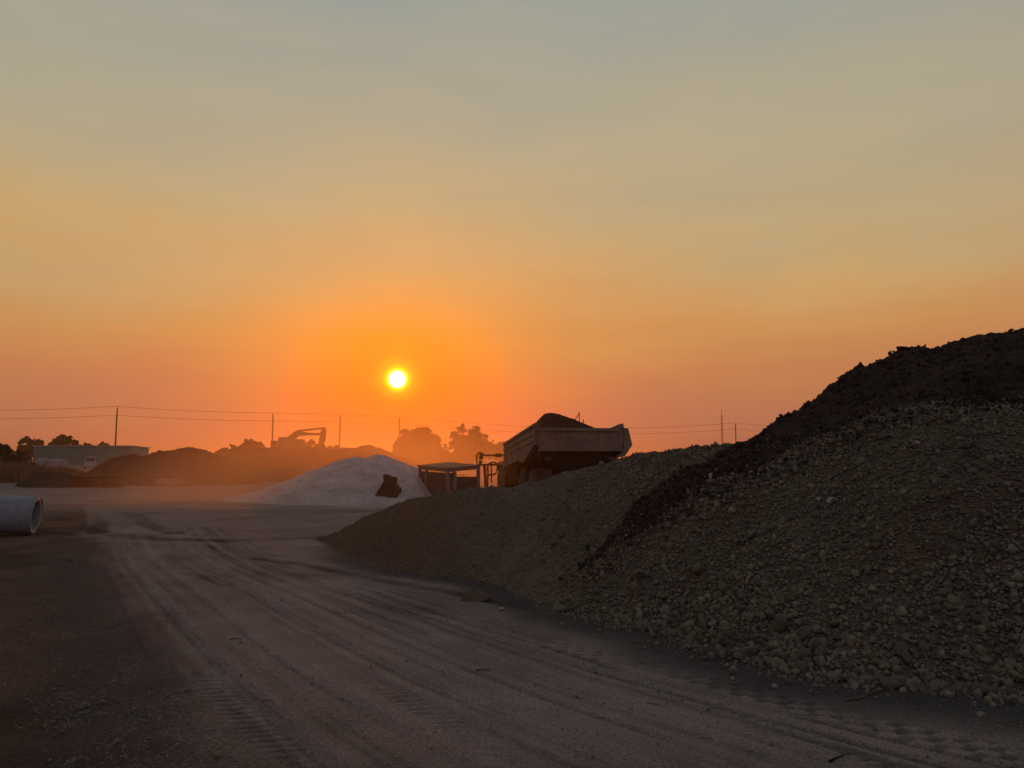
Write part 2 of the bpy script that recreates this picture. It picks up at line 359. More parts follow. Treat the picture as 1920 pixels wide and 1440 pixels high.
# ------------------------------------------------------------------ gravel heap + dark soil heap (one slope, two materials dumped side by side)
K1, K2 = .66, .50
def solve(px, py, f):
    d = ray(px, py); t = np.linspace(4, 60, 6000); x = d[0]*t; y = d[1]*t; z = CAM_Z+d[2]*t
    u, s = us(x, y); zz = f(u, s); i = np.argmax((zz > z) & (s > foot(u))) ; return u[i], s[i]-foot(u)[i], z[i]
crest_px = [(612,1006),(650,985),(700,960),(745,943),(785,930),(860,915),(950,905),(1000,900),(1050,886),(1100,870),(1170,853),(1250,843),(1320,834),(1390,827),(1530,812),(1650,780),(1762,761),(1925,739),(2150,722)]
cr = np.array([solve(a, b, lambda u, s: K1*(s-foot(u))) for a, b in crest_px]); cr = cr[np.argsort(cr[:,0])]
CU, CS = np.r_[-14, cr[:,0], cr[-1,0]+1.5], np.r_[cr[0,1]+.3, cr[:,1], .0]
def crest(u): return np.interp(u, CU, CS)
sky_px = [(1410,819),(1430,810),(1500,770),(1560,740),(1600,705),(1622,680),(1695,660),(1760,650),(1800,635),(1880,622),(1925,622),(2150,600)]
dk = np.array([solve(a, b, lambda u, s: K1*crest(u)+K2*(s-foot(u)-crest(u))) for a, b in sky_px]); dk = dk[np.argsort(dk[:,0])]
DU, DS = np.r_[-14, dk[:,0], dk[-1,0]+.4], np.r_[dk[0,1]+1, dk[:,1], 0]
def heap_z(u, s):                       # s measured from the toe
    c = crest(u); e = np.maximum(np.interp(u, DU, DS), c)
    z = np.minimum(s, c)*K1+np.clip(s-c, 0, e-c)*K2
    lob = np.exp(-((s-c)/.25)**2)*.04*(c > .3)
    return z-np.maximum(s-e, 0)*.62-lob
BAND = [(1393,815),(1312,884),(1236,913),(1185,955),(1128,1008),(1085,1052),(1068,1080),(1098,1058),(1150,1020),(1210,985),(1275,937),(1425,870),(1530,821),(1650,780),(1762,761),(1925,739),(2600,690),(2600,300),(1393,300)]
def in_poly(px, py, poly):
    ins = np.zeros(px.shape, bool); n = len(poly)
    for i in range(n):
        x1, y1 = poly[i]; x2, y2 = poly[(i+1)%n]
        if y1 == y2: continue
        c = ((y1 > py) != (y2 > py)) & (px < (x2-x1)*(py-y1)/(y2-y1)+x1); ins ^= c
    return ins
uu = axis([(-9,-2,.25,.06),(-2,TU[-1]+1.5,.026,.042)]); sv = axis([(-.12,5.2,.028,.035),(5.2,20,.05,.3)])
gu, gs = np.meshgrid(uu, sv); gu, gs = gu.ravel(), gs.ravel(); sf = gs+foot(gu)
hx = E0[0]+gu*E_U[0]+sf*E_S[0]; hy = E0[1]+gu*E_U[1]+sf*E_S[1]
hz = heap_z(gu, gs); ppx, ppy = proj(hx, hy, hz)
jx = ppx+40*fbm(hx, hy, 1.6, 6, 5, .7); jy = ppy+30*fbm(hx, hy, 1.6, 6, 6, .7)
is_dark = in_poly(jx, jy, BAND) | ((gs > crest(gu)+.25) & (gu < np.interp(1390, [1390], [cr[np.argmin(np.abs(cr[:,2]-1.9))][0]])))
amp = sstep(0, .6, gs)
tex = (.085*fbm(hx, hy, .9, 4, 101)+.045*fbm(hx, hy, 4, 4, 102, .6)+.03*np.abs(fbm(hx, hy, 9, 3, 103)))*amp
hz = hz+tex+is_dark*.03
cragg = (gs > crest(gu)+.4)*.10*np.abs(fbm(hx, hy, 1.6, 4, 110)); hz = hz+cragg
hz = np.where(hz < -.25, -.25, hz)
fc = grid_faces(len(sv), len(uu)); fd = is_dark[fc].sum(1) >= 2
def submesh(name, faces, attrs):
    used = np.unique(faces); idx = np.full(len(hx), -1); idx[used] = np.arange(len(used))
    m = mesh_np(name, np.c_[hx, hy, hz][used], idx[faces])
    for n_, v_ in attrs: add_attr(m, n_, v_[used])
    return m
h_brown = np.clip(sstep(1010, 760, ppx)+.55*sstep(.52, .62, .5+.5*fbm(hx, hy, .45, 3, 120)), 0, 1)
WIDE = [(1400,830),(1330,905),(1262,930),(1185,985),(1110,1040),(1015,1110),(1105,1090),(1215,1012),(1300,960),(1440,893),(1560,842),(1680,800),(1925,757),(1925,600),(1400,600)]
soft = np.zeros(hx.shape)
for k in range(10): soft += in_poly(ppx+85*fbm(hx+k*7, hy, 1.3, 5, 130+k, .7), ppy+46*fbm(hx, hy+k*7, 1.3, 5, 150+k, .7), WIDE)
soft = soft/10*.75*(~is_dark)
keep = hz[fc].max(1) > -.24
m1 = submesh('gravel_heap', fc[~fd & keep], [('brown', h_brown), ('dark', soft)])
tag(link('gravel_heap', m1, M['gravel'], smooth=True), 'long sloping heap of brown gravel and clods beside the haul road', 'gravel heap')
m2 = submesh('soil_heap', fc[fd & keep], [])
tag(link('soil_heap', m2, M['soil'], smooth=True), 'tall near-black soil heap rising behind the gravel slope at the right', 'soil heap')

# clods
def ico(sub):
    bm = bmesh.new(); bmesh.ops.create_icosphere(bm, subdivisions=sub, radius=1); v = np.array([x.co[:] for x in bm.verts]); f = np.array([[q.index for q in p.verts] for p in bm.faces]); bm.free(); return v, f
def stone_variant(sub, seed, rough=.28):
    v, f = ico(sub); r = np.random.default_rng(seed); d = np.ones(len(v))
    for k in range(9):                  # flatten facets, then lumps
        n = r.normal(size=3); n /= np.linalg.norm(n); c = r.uniform(.5, .88); t = v@n; v = v-np.outer(np.maximum(t-c, 0), n)
    for k in range(4):
        n = r.normal(size=3); n /= np.linalg.norm(n); d += rough*.35*np.sin(v@n*r.uniform(2, 5)+r.uniform(0, 6))
    return v*d[:,None], f
def rotm(n):
    q = rng.normal(size=(n,4)); q /= np.linalg.norm(q, axis=1)[:,None]; w, x, y, z = q.T
    return np.stack([1-2*(y*y+z*z),2*(x*y-z*w),2*(x*z+y*w),2*(x*y+z*w),1-2*(x*x+z*z),2*(y*z-x*w),2*(x*z-y*w),2*(y*z+x*w),1-2*(x*x+y*y)], 1).reshape(n,3,3)
def stones(pos, rad, sub, nv=10, flat=None):
    global TINT; TI = []; V, Fc, off = [], [], 0; pick = rng.integers(0, nv, len(pos)); sc = rng.uniform(.72, 1.25, (len(pos),3))*rad[:,None]; RM = rotm(len(pos))
    for k in range(nv):
        v, f = stone_variant(sub, 50+k+sub*100); m = pick == k; n = m.sum()
        if not n: continue
        w = v[None]*sc[m][:,None,:]; w = np.einsum('nij,nvj->nvi', RM[m], w)
        if flat is not None: w[:,:,2] *= flat
        w = w+pos[m][:,None,:]; V.append(w.reshape(-1,3)); TI.append(np.repeat(rng.uniform(0,1,n), len(v))); Fc.append((f[None]+(np.arange(n)*len(v))[:,None,None]+off).reshape(-1,3)); off += n*len(v)
    TINT = np.concatenate(TI); return np.concatenate(V), np.concatenate(Fc)
def tint(me, t):
    add_attr(me, 'tint', sstep(.72, 1, t)*.8); add_attr(me, 'shade', sstep(.45, 0, t)*.9); return me
hgrid = hz.reshape(len(sv), len(uu)); dgrid = is_dark.reshape(len(sv), len(uu))
def heap_at(u, s):
    i = np.clip(np.searchsorted(sv, s), 1, len(sv)-1); j = np.clip(np.searchsorted(uu, u), 1, len(uu)-1)
    return hgrid[i, j], dgrid[i, j]
def scatter(n, smax_extra=.1):
    u = rng.uniform(-2.2, TU[-1]+.8, n*2); c = crest(u); s = rng.uniform(-.12, 1, n*2)*1.0
    s = -.10+(c+smax_extra+.1)*rng.uniform(0, 1, n*2); s = np.where(rng.uniform(0,1,n*2) < .02, -.05-rng.gamma(1.2, .13, n*2), s); keep = rng.uniform(0, 1, n*2) < (c+.2)/4.6
    u, s = u[keep][:n], s[keep][:n]; sf = s+foot(u)
    x = E0[0]+u*E_U[0]+sf*E_S[0]; y = E0[1]+u*E_U[1]+sf*E_S[1]; z, dk_ = heap_at(u, s); z = np.where(s < -.06, ground_z(x, y), z); return u, s, x, y, z, dk_
def clean(u, s, x, y, z, dk_):
    px, py = proj(x, y, z); return px
# fine clods: too many to count
u, s, x, y, z, dk_ = scatter(150000)
px, py = proj(x, y, z)
rel = np.clip(s/np.maximum(crest(u), .3), 0, 1)
coarse = sstep(900, 1300, px)
run_ = .5+.5*fbm(x*1.0-y*.2, y*.5, 1.1, 3, 77)
r = .0038+.0046*rng.gamma(.9, 1.0, len(u))*(.55+.6*coarse)*(.7+.6*run_)+.030*rng.gamma(.6, .6, len(u))*coarse*np.exp(-rel*4.5)*rng.uniform(0, 1, len(u))
r = np.minimum(r, .05); ok = (~dk_ | ((rng.uniform(0,1,len(u)) < .14) & (r < .02))) & (px > 540) & (px < 2250) & (rng.uniform(0,1,len(u)) < (.35+.65*coarse)*(.45+.8*run_))
x, y, z, r, u, s, rel = x[ok], y[ok], z[ok], r[ok], u[ok], s[ok], rel[ok]
pos = np.c_[x, y, np.maximum(z, 0)+r*.25]
big = r > .014
v1, f1 = stones(pos[big], r[big], 2); t1 = TINT; v2, f2 = stones(pos[~big], r[~big], 1)
o = link('loose_gravel', tint(mesh_np('loose_gravel', np.r_[v1, v2], np.r_[f1, f2+len(v1)]), np.r_[t1, TINT]), M['clod'])
tag(o, 'countless small clods and stones covering the gravel slope', kind='stuff')
# larger clods: each its own thing
u, s, x, y, z, dk_ = scatter(2600)
px, py = proj(x, y, z); rel = np.clip(s/np.maximum(crest(u), .3), 0, 1)
ok = ~dk_ & (px > 1000) & (px < 1990) & (rng.uniform(0,1,len(u)) < np.exp(-rel*3.2)*(.25+.75*sstep(1050, 1500, px)))
x, y, z, rel = x[ok][:268], y[ok][:268], z[ok][:268], rel[ok][:268]
vari = []
for k in range(12):
    v, f = stone_variant(3, 300+k, .30); vv = v+.09*np.c_[fbm(v[:,0]*3+k, v[:,1]*3, 2, 3, k), fbm(v[:,1]*3+k, v[:,2]*3, 2, 3, k+1), fbm(v[:,0]*3+k, v[:,2]*3, 2, 3, k+2)]
    vari.append(mesh_np('clod', vv, f)); vari[-1].materials.append(M['clod_b'] if k % 6 == 3 else M['clod'])
    
def clod(x, y, z, r, k, label, cat='clod', group=None, sz=1., name='clod'):
    o = bpy.data.objects.new(name, vari[k % 12]); col.objects.link(o); o.location = (x, y, z)
    o.rotation_euler = tuple(rng.uniform(0, 6.28, 3)); o.scale = (r*rng.uniform(.8,1.25), r*rng.uniform(.8,1.2), r*rng.uniform(.65,1)*sz)
    return tag(o, label, cat, group)
for i in range(len(x)):
    rr = float(np.clip(.024+.020*rng.gamma(1.3, .6), .024, .078)*(1.1-.45*rel[i]))
    clod(float(x[i]), float(y[i]), float(max(z[i], 0)+rr*.35), rr, i, 'large rounded earth clod lying on the lower gravel slope', group='large clods on the gravel slope')
for (a, b, rr, k, lb, mt) in [(888,1127,.145,0,'solitary brown clod lying on the haul road left of the gravel foot','b'), (940,1146,.032,2,'small pale stone on the road right of the solitary clod','p'),
        (1035,1126,.13,3,'big reddish clod at the foot of the heap, leftmost of three','b'), (1080,1136,.14,5,'big rounded clod at the foot of the heap, middle of three','c'), (1052,1148,.09,7,'low flat clod in front of the three big clods','c'),
        (1010,1112,.12,8,'dusty brown clod half buried at the gravel toe, farthest of the big ones','b'), (1262,1196,.09,9,'broad clod breaking from the toe onto the dark strip','c'), (1300,1202,.085,6,'flat clod next to the broad clod on the dark strip','c'),
        (1865,1290,.075,1,'squat clod rolled furthest out at the lower right of the gravel foot','c'), (1683,1278,.05,4,'pebble-like clod on the dark strip below the gravel foot','c'), (1241,1179,.035,2,'pale round stone at the gravel toe','p'),
        (47,1003,.075,0,'small white stone under the pipe end','p'), (130,1053,.06,3,'dark clod on the left verge below the pipe','c')]:
    g = G(a, b); o = clod(g[0], g[1], float(ground_z(g[0], g[1]))+rr*.38, rr, k, lb, 'stone' if 'stone' in lb else 'clod'); o.rotation_euler = (0, 0, k*1.7); o.scale = (rr*1.15, rr, rr*.68)
    if mt in 'pb': o.data = o.data.copy(); o.data.materials.clear(); o.data.materials.append(M['clod_p' if mt == 'p' else 'clod_b'])
for (a, b, rr, lb) in [(1557,940,.045,'pale flat stone high on the gravel slope'), (1333,905,.04,'small pale stone near the dark soil streak'), (1722,847,.05,'pale elongated stone on the upper gravel slope'), (1410,1010,.06,'rounded clod in the middle of the gravel slope'), (1695,657,.13,'dark lump standing on the crest of the soil heap'), (1624,682,.12,'dark lump at the shoulder of the soil heap'),
                       (1535,943,.035,'pale chip beside the flat stone on the gravel slope')]:
    if b < 700: uq, sq, zq = solve(a, b+3, lambda u, s: heap_z(u, s-foot(u)))
    else: uq, sq, zq = solve(a, b, lambda u, s: heap_z(u, s-foot(u)))
    sq_ = sq+foot(uq); xx = E0[0]+uq*E_U[0]+sq_*E_S[0]; yy = E0[1]+uq*E_U[1]+sq_*E_S[1]; zh, _ = heap_at(np.array([uq]), np.array([sq]))
    o = clod(xx, yy, float(zh[0])+rr*.4, rr, 3, lb, 'stone' if 'stone' in lb or 'chip' in lb else 'clod', sz=.8)
    o.data = o.data.copy(); o.data.materials.clear(); o.data.materials.append(M['soil'] if b < 700 else M['clod_p'] if 'pale' in lb else M['clod'])
# crumbs of dark soil on the soil heap
n = 26000; u = rng.uniform(-3, TU[-1], n); e = np.maximum(np.interp(u, DU, DS), crest(u)); s = crest(u)-1.5+(e-crest(u)+1.6)*rng.uniform(0, 1, n)
s = np.where(rng.uniform(0,1,n) < .55, rng.uniform(0, 1, n)*crest(u), s)
z, dk_ = heap_at(u, s); sf = s+foot(u); x = E0[0]+u*E_U[0]+sf*E_S[0]; y = E0[1]+u*E_U[1]+sf*E_S[1]
i_ = np.clip(np.searchsorted(sv, s), 1, len(sv)-1); j_ = np.clip(np.searchsorted(uu, u), 1, len(uu)-1); sfg = soft.reshape(len(sv), len(uu))[i_, j_]
ok = (dk_ | (rng.uniform(0,1,n) < sfg*1.3)) & (s > 0)
r = np.minimum(.008+.012*rng.gamma(1.2, .6, n), .05); v, f = stones(np.c_[x, y, z+r*.2][ok], r[ok], 1)
tag(link('soil_crumbs', mesh_np('soil_crumbs', v, f), M['soil'], smooth=True), 'countless dark soil crumbs over the soil heap', kind='stuff')
# grit on the road
n = 14000; a = rng.uniform(-300, 2200, n); b = 1000+rng.beta(1.1, 1.6, n)*460
pts = np.array([G(p, q) for p, q in zip(a, b)]); uq, sq = us(pts[:,0], pts[:,1]); ok = sq < foot(uq)-.03; near = np.exp(-np.maximum(foot(uq)-sq, 0)/.35)
verge = a < np.interp(b, [985,1100,1230,1340,1440], [150,190,255,330,420])+rng.normal(0, 40, n)
ok &= (rng.uniform(0,1,n) < .12+near+.7*verge); pts = pts[ok]; r = .002+.0045*rng.gamma(1.0, .6, len(pts))*(1+near[ok])*(1+.35*verge[ok])
pts[:,2] = ground_z(pts[:,0], pts[:,1])+r*.4; v, f = stones(pts, r, 1)
tag(link('road_grit', mesh_np('road_grit', v, f), M['clod'], smooth=True), 'fine grit and crumbs strewn over the haul road', kind='stuff')

# straw on the left verge and thin chaff on the road
def slivers(pts, ln, wd):
    n = len(pts); a = rng.uniform(0, math.pi, n); t = rng.normal(0, .12, n); d = np.c_[np.cos(a), np.sin(a), t]*ln[:,None]/2; w = np.c_[-np.sin(a), np.cos(a), a*0]*wd[:,None]/2
    up = np.c_[a*0, a*0, wd*.8]; q = [pts-d-w, pts+d-w, pts+d+w, pts-d+w]; bend = up*1.2
    top = (pts+up*1.6); V = np.stack([pts-d, pts-w+bend, pts+d, pts+w+bend, top], 1).reshape(-1,3)
    k = (np.arange(n)*5)[:,None]; f = np.concatenate([k+np.array([[0,1,4]]), k+np.array([[1,2,4]]), k+np.array([[2,3,4]]), k+np.array([[3,0,4]])]); return V, f
n = 3600; b = 985+rng.beta(1.2, 1.0, n)*470; lim = np.interp(b, [985,1100,1230,1340,1440], [150,190,255,330,420]); a = lim*rng.uniform(-.6, 1.15, n)
pts = np.array([G(p, q) for p, q in zip(a, b)]); pts = pts[fbm(pts[:,0], pts[:,1], 1.1, 3, 200) > -.12]; m = len(pts); pts[:,2] = ground_z(pts[:,0], pts[:,1])+.003
v1, f1 = slivers(pts, rng.uniform(.015, .10, m)*(rng.uniform(0,1,m)**.8), rng.uniform(.0015, .005, m))
n2 = 420; a = rng.uniform(250, 1900, n2); b = rng.uniform(1100, 1440, n2); p2 = np.array([G(p, q) for p, q in zip(a, b)]); uq, sq = us(p2[:,0], p2[:,1]); p2 = p2[sq < foot(uq)]; p2[:,2] = ground_z(p2[:,0], p2[:,1])+.003
v2, f2 = slivers(p2, rng.uniform(.01, .05, len(p2)), rng.uniform(.001, .003, len(p2)))
tag(link('straw_litter', mesh_np('straw_litter', np.r_[v1, v2], np.r_[f1, f2+len(v1)]), M['straw']), 'straw and chaff littering the left verge and road', kind='stuff')
def stick(name, pix, r, mat, label, cat='stick', lift=.008):
    b = B(); pts = [];
    for k, (p, q) in enumerate(pix):
        g = G(p, q); pts.append((g[0], g[1], float(ground_z(g[0], g[1]))+lift+.004*(k % 2)))
    b.tube(pts, r, 6, r*.5); return tag(b.build(name, mat, smooth=True), label, cat)
stick('stick', [(1585,1314),(1615,1312),(1638,1302),(1660,1296)], .008, M['twig'], 'bent grey stick on the tracks below the gravel foot')
stick('stick', [(1214,1318),(1230,1322),(1247,1326)], .006, M['straw'], 'short pale twig lying on the road near the tread marks')
stick('stick', [(1555,1430),(1570,1424),(1583,1420)], .007, M['black'], 'dark twig near the bottom edge of the road at right')
stick('stick', [(893,1258),(905,1258),(920,1259)], .005, M['black'], 'thin dark twig across the middle of the road')
stick('stick', [(430,1200),(440,1199),(453,1198)], .005, M['black'], 'thin dark twig on the left part of the road')
stick('stick', [(490,1313),(500,1314),(512,1314)], .004, M['twig'], 'tiny curled twig left of centre in the foreground')

# ------------------------------------------------------------------ far heaps
def heap(name, cx, cy, prof, depth, mat, label, cat, seed, rough=.20, front=.62, step=.09, rot=0):
    # prof = [(px, py)] skyline as seen at depth cy; the ridge runs across, with talus both ways
    xs_ = np.array([P(a, b, cy)[0] for a, b in prof]); zs_ = np.array([P(a, b, cy)[2] for a, b in prof])
    X_ = np.arange(xs_[0]-.3, xs_[-1]+.3, step); Y_ = np.arange(cy-depth, cy+depth+2, step); a, b = np.meshgrid(X_, Y_); a, b = a.ravel(), b.ravel()
    rdg = cy+.8*np.sin(a*.35+seed)
    z = np.interp(a, xs_, zs_, left=0, right=0); run = np.abs(b-rdg)*front
    z = z-np.maximum(run-.15, 0)+rough*1.3*fbm(a, b, .9, 6, seed, .6)*sstep(0, .5, z)+rough*.7*np.abs(fbm(a, b, 2.2, 4, seed+3, .6))*sstep(0, .4, z)
    z = np.maximum(z, -.06-.3*sstep(0, 1.5, -z)); m = mesh_np(name, np.c_[a, b, z], grid_faces(len(Y_), len(X_)))
    return tag(link(name, m, mat, smooth=True), label, cat)
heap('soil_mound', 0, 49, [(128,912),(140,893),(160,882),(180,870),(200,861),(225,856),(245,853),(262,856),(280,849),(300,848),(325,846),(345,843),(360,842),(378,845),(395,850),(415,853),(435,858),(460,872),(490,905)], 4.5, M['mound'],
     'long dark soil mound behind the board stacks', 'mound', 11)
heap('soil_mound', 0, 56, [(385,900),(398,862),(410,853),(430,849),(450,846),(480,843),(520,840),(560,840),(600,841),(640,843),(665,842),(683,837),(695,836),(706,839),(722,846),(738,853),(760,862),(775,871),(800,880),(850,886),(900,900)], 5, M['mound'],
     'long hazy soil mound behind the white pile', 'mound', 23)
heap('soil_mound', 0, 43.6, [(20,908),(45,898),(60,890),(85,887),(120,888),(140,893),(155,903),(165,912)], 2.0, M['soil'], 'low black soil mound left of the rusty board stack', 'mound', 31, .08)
heap('earth_bank', 0, 98, [(395,880),(420,858),(470,846),(560,843),(620,846),(700,856),(760,872),(800,885)], 8, M['mound'], 'far earth bank on which the excavator stands', 'earth bank', 37, .1, .4, .3)
# white pile
X_ = np.arange(-15.5, -1.5, .07); Y_ = np.arange(26.2, 38, .07); a, b = np.meshgrid(X_, Y_); a, b = a.ravel(), b.ravel()
def cone(cx, cy, h, kl, kr, kf, kb):
    dx, dy = a-cx, b-cy; q = np.hypot(dx*np.where(dx < 0, kl, kr), dy*np.where(dy < 0, kf, kb)); return h+.05-np.sqrt(q*q+.03)
za = cone(-6.55, 31.3, 1.90, .40, .55, .44, .5); zb = cone(-5.72, 31.5, 1.98, .55, .42, .46, .5); zc = cone(-8.6, 31.0, .80, .24, .4, .24, .3)
zz = np.maximum(np.maximum(za, zb), zc); zz = np.where(zz > 0, zz, zz*.5)+.09*fbm(a, b*.5, 1.1, 4, 41)+.03*fbm(a, b, 5, 4, 43)-.05*np.abs(fbm(a, b*.3, 2.2, 3, 44))
m = mesh_np('white_pile', np.c_[a, b, np.maximum(zz-.05+.05*fbm(a, b*2.5, .7, 3, 47), -.12)], grid_faces(len(Y_), len(X_)))
tag(link('white_pile', m, M['salt'], smooth=True), 'broad white aggregate pile with two low peaks, veiled in dust', 'pile')

# ------------------------------------------------------------------ stacks
bx_, by_ = P(184, 900, 43.2)[:2]; t = empty('board_stack', (bx_, by_, 0), 0, 'rusty brown stack of boards in layers in front of the dark mound', 'board stack')
z0 = 0
for k in range(6):
    b = B(); w = 1.42+rng.uniform(-.05, .05)
    if k % 2 == 0:
        for q in range(5): b.box(-w+q*.02, w-.02*q, -.5+q*.2, -.5+q*.2+.18, z0, z0+.085, .008)
        b.build('board_layer', M['rust'], t)
        z0 += .087
    else:
        for q in (-1.1, -.35, .4, 1.15): b.box(q-.05, q+.05, -.52, .5, z0, z0+.10)
        b.build('bearer', M['black'], t)
        z0 += .102
b = B(); b.box(-1.5, 1.35, -.5, .5, z0, z0+.08, .01); b.build('board_layer', M['rust'], t)
bx_, by_ = P(318, 903, 44.8)[:2]; t = empty('board_bundle', (bx_, by_, 0), R(-3), 'pale timber bundle with an overhanging top sheet on the yard', 'board bundle')
B().box(-.66, -.5, -.4, .4, 0, .08).box(.45, .6, -.4, .4, 0, .08).build('bearer', M['rust'], t)
b = B()
for k in range(3): b.box(-.70+.02*k, .70-.02*k, -.42, .42, .085+k*.1, .18+k*.1, .01)
b.build('board_layer', M['pine'], t); B().box(-.80, .74, -.47, .47, .39, .43, .008).build('top_sheet', M['pine'], t)
for k, (a_, b_, rr) in enumerate([(346,906,.14),(353,909,.10),(359,911,.07)]):
    p = P(a_, b_, 44.6); o = clod(p[0], p[1], rr*.5, rr, k, ['dusty lump next to the pale timber bundle', 'middle lump of the rubble right of the timber bundle', 'smallest outer lump of rubble right of the timber bundle'][k], 'rubble'); o.data = vari[3]

# ------------------------------------------------------------------ pipes
def pipe(x, y, label, rz, tilt, D=.82, ln=7.):
    t = empty('concrete_pipe', (x, y, D/2+.0), rz, label, 'pipe'); t.rotation_euler = (0, tilt, rz); r = D/2
    B().lathe([(0,r),(-.16,r),(-.19,r-.0),(-.2,r-.012),(-ln,r-.012),(-ln,r-.085),(0,r-.085),(0.0,r-.085)], 'x', 56, close=True).build('barrel', M['concrete'], t, True)
    B().lathe([(0.004,r-.018),(.004,r-.07),(-.02,r-.07),(-.02,r-.018)], 'x', 56, close=True).build('end_ring', M['concrete'], t, True)
    return t
g = G(66, 1006); pipe(g[0]-.26, g[1]+.38, 'grey concrete pipe lying nearest on the left edge', R(19), R(4.0))
g = G(80, 1000); pipe(g[0]-.84, g[1]+1.15, 'grey concrete pipe behind the nearest pipe on the left edge', R(19), R(4.0), .78)

# ------------------------------------------------------------------ bucket
p = P(726, 900, 28.3); t = empty('excavator_bucket', (p[0], 28.3, .03), 0, 'brown excavator bucket standing detached before the white pile', 'excavator bucket'); s_ = 28.3/1386
def bz(zx, zy): return ((680+zx*.15625-726)*s_, Z(840+zy*.15625, 28.3)-.03)
side = [bz(*q) for q in [(130,615),(185,545),(245,450),(268,400),(330,410),(405,430),(445,500),(442,560),(428,605),(300,622)]]
for yy in (-.42, .38): B().prism(side, 'y', yy, yy+.04).build('side_plate', M['bucket'], t)
shell = [bz(*q) for q in [(130,615),(300,622),(428,605),(442,560),(445,500),(405,430),(268,402),(270,415),(395,442),(430,500),(425,555),(415,592),(300,608),(140,606)]]
B().prism(shell, 'y', -.378, .378).build('shell', M['bucket'], t)
ear = [bz(*q) for q in [(262,410),(262,365),(250,335),(275,312),(310,325),(352,345),(396,350),(410,372),(404,400),(402,445)]]
for yy in (-.2, .14): B().prism(ear, 'y', yy, yy+.06).build('hinge_plate', M['bucket'], t)
B().tube([(bz(282,345)[0], -.24, bz(282,345)[1]), (bz(282,345)[0], .24, bz(282,345)[1])], .035).build('pin', M['black'], t)
B().tube([(bz(385,375)[0], -.24, bz(385,375)[1]), (bz(385,375)[0], .24, bz(385,375)[1])], .035).build('pin', M['black'], t)
for k in range(4):
    yy = -.38+k*.22; q = bz(135, 600); B().hexa([(q[0]-.16,yy+.03,.02),(q[0]-.16,yy+.06,.02),(q[0]+.06,yy+.1,.0),(q[0]+.06,yy,.0),(q[0]-.16,yy+.03,.04),(q[0]-.16,yy+.06,.04),(q[0]+.06,yy+.1,.08),(q[0]+.06,yy,.08)]).build('tooth', M['bucket'], t)
B().tube([(bz(440,470)[0]-.02, 0, bz(440,470)[1]), (bz(462,480)[0], 0, bz(462,480)[1]), (bz(455,560)[0], 0, bz(455,560)[1])], .02).build('lifting_eye', M['bucket'], t)

# ------------------------------------------------------------------ steel frame box
p0 = P(838, 900, 27.0); p0 = np.array([p0[0], 27.0]); vl = np.array([P(784, 900, 30.2)[0], 30.2])-p0; ll = np.hypot(*vl); vr = np.array([-vl[1], vl[0]])/ll*-1.30
lr = np.hypot(*vr); rz = math.atan2(vr[1], vr[0]); t = empty('steel_frame_box', (p0[0], p0[1], 0), rz, 'open pale steel frame box with a flat top beside the white pile', 'steel frame')
# local x = along right face (0..lr), local y = along left face (0..ll)
def top(x, y): return 1.30+.11*x/lr+.08*y/ll
def slab(b, x0, x1, y0, y1, za, zb): return b.hexa([(x0,y0,top(x0,y0)+za),(x1,y0,top(x1,y0)+za),(x1,y1,top(x1,y1)+za),(x0,y1,top(x0,y1)+za),(x0,y0,top(x0,y0)+zb),(x1,y0,top(x1,y0)+zb),(x1,y1,top(x1,y1)+zb),(x0,y1,top(x0,y1)+zb)])
slab(B(), -.04, lr+.04, -.04, ll+.04, -.02, .02).build('top_sheet', M['rustsheet'], t)
slab(slab(B(), 0, lr, 0, .09, -.13, -.023), 0, lr, ll-.09, ll, -.13, -.023).build('top_rail', M['frame'], t)
slab(slab(B(), 0, .09, .092, ll-.092, -.13, -.023), lr-.09, lr, .092, ll-.092, -.13, -.023).build('top_rail', M['frame'], t)
for (x, y) in [(0,0),(0,ll-.11),(0,ll*.72),(lr-.11,0),(lr-.11,ll-.11),(lr*.20,0)]:
    B().box(x, x+.11, y, y+.11, 0, top(x, y)-.132).build('post', M['frame'], t)
B().box(.03, .06, .115, ll*.72-.004, .05, 1.15).build('side_panel', M['panel'], t)
B().box(.03, .06, ll*.72+.114, ll-.114, .05, 1.15).build('side_panel', M['panel'], t)
B().box(lr*.20+.114, lr-.114, .03, .06, .05, 1.0).build('side_panel', M['panel'], t)
B().box(.118, lr*.20-.004, .03, .06, .05, 1.15).build('side_panel', M['panel'], t)

# ------------------------------------------------------------------ articulated dump truck
TH = R(12); tx, ty = P(1005, 858, 27)[0], 27.
t = empty('dump_truck', (tx, ty, 0), TH, 'loaded grey-brown dump truck seen from behind over the gravel ridge', 'dump truck')
# local x = across to the right, local y = forward
W = 3.38
def side_wall(b, x0, x1):
    return b.prism([(0,2.17),(0,2.95),(.15,2.97),(3,2.66),(5.94,2.32),(6.05,1.34),(5.8,1.30),(2.9,1.60),(2.75,1.52),(2.05,1.52),(.35,2.15)], 'x', x0, x1)
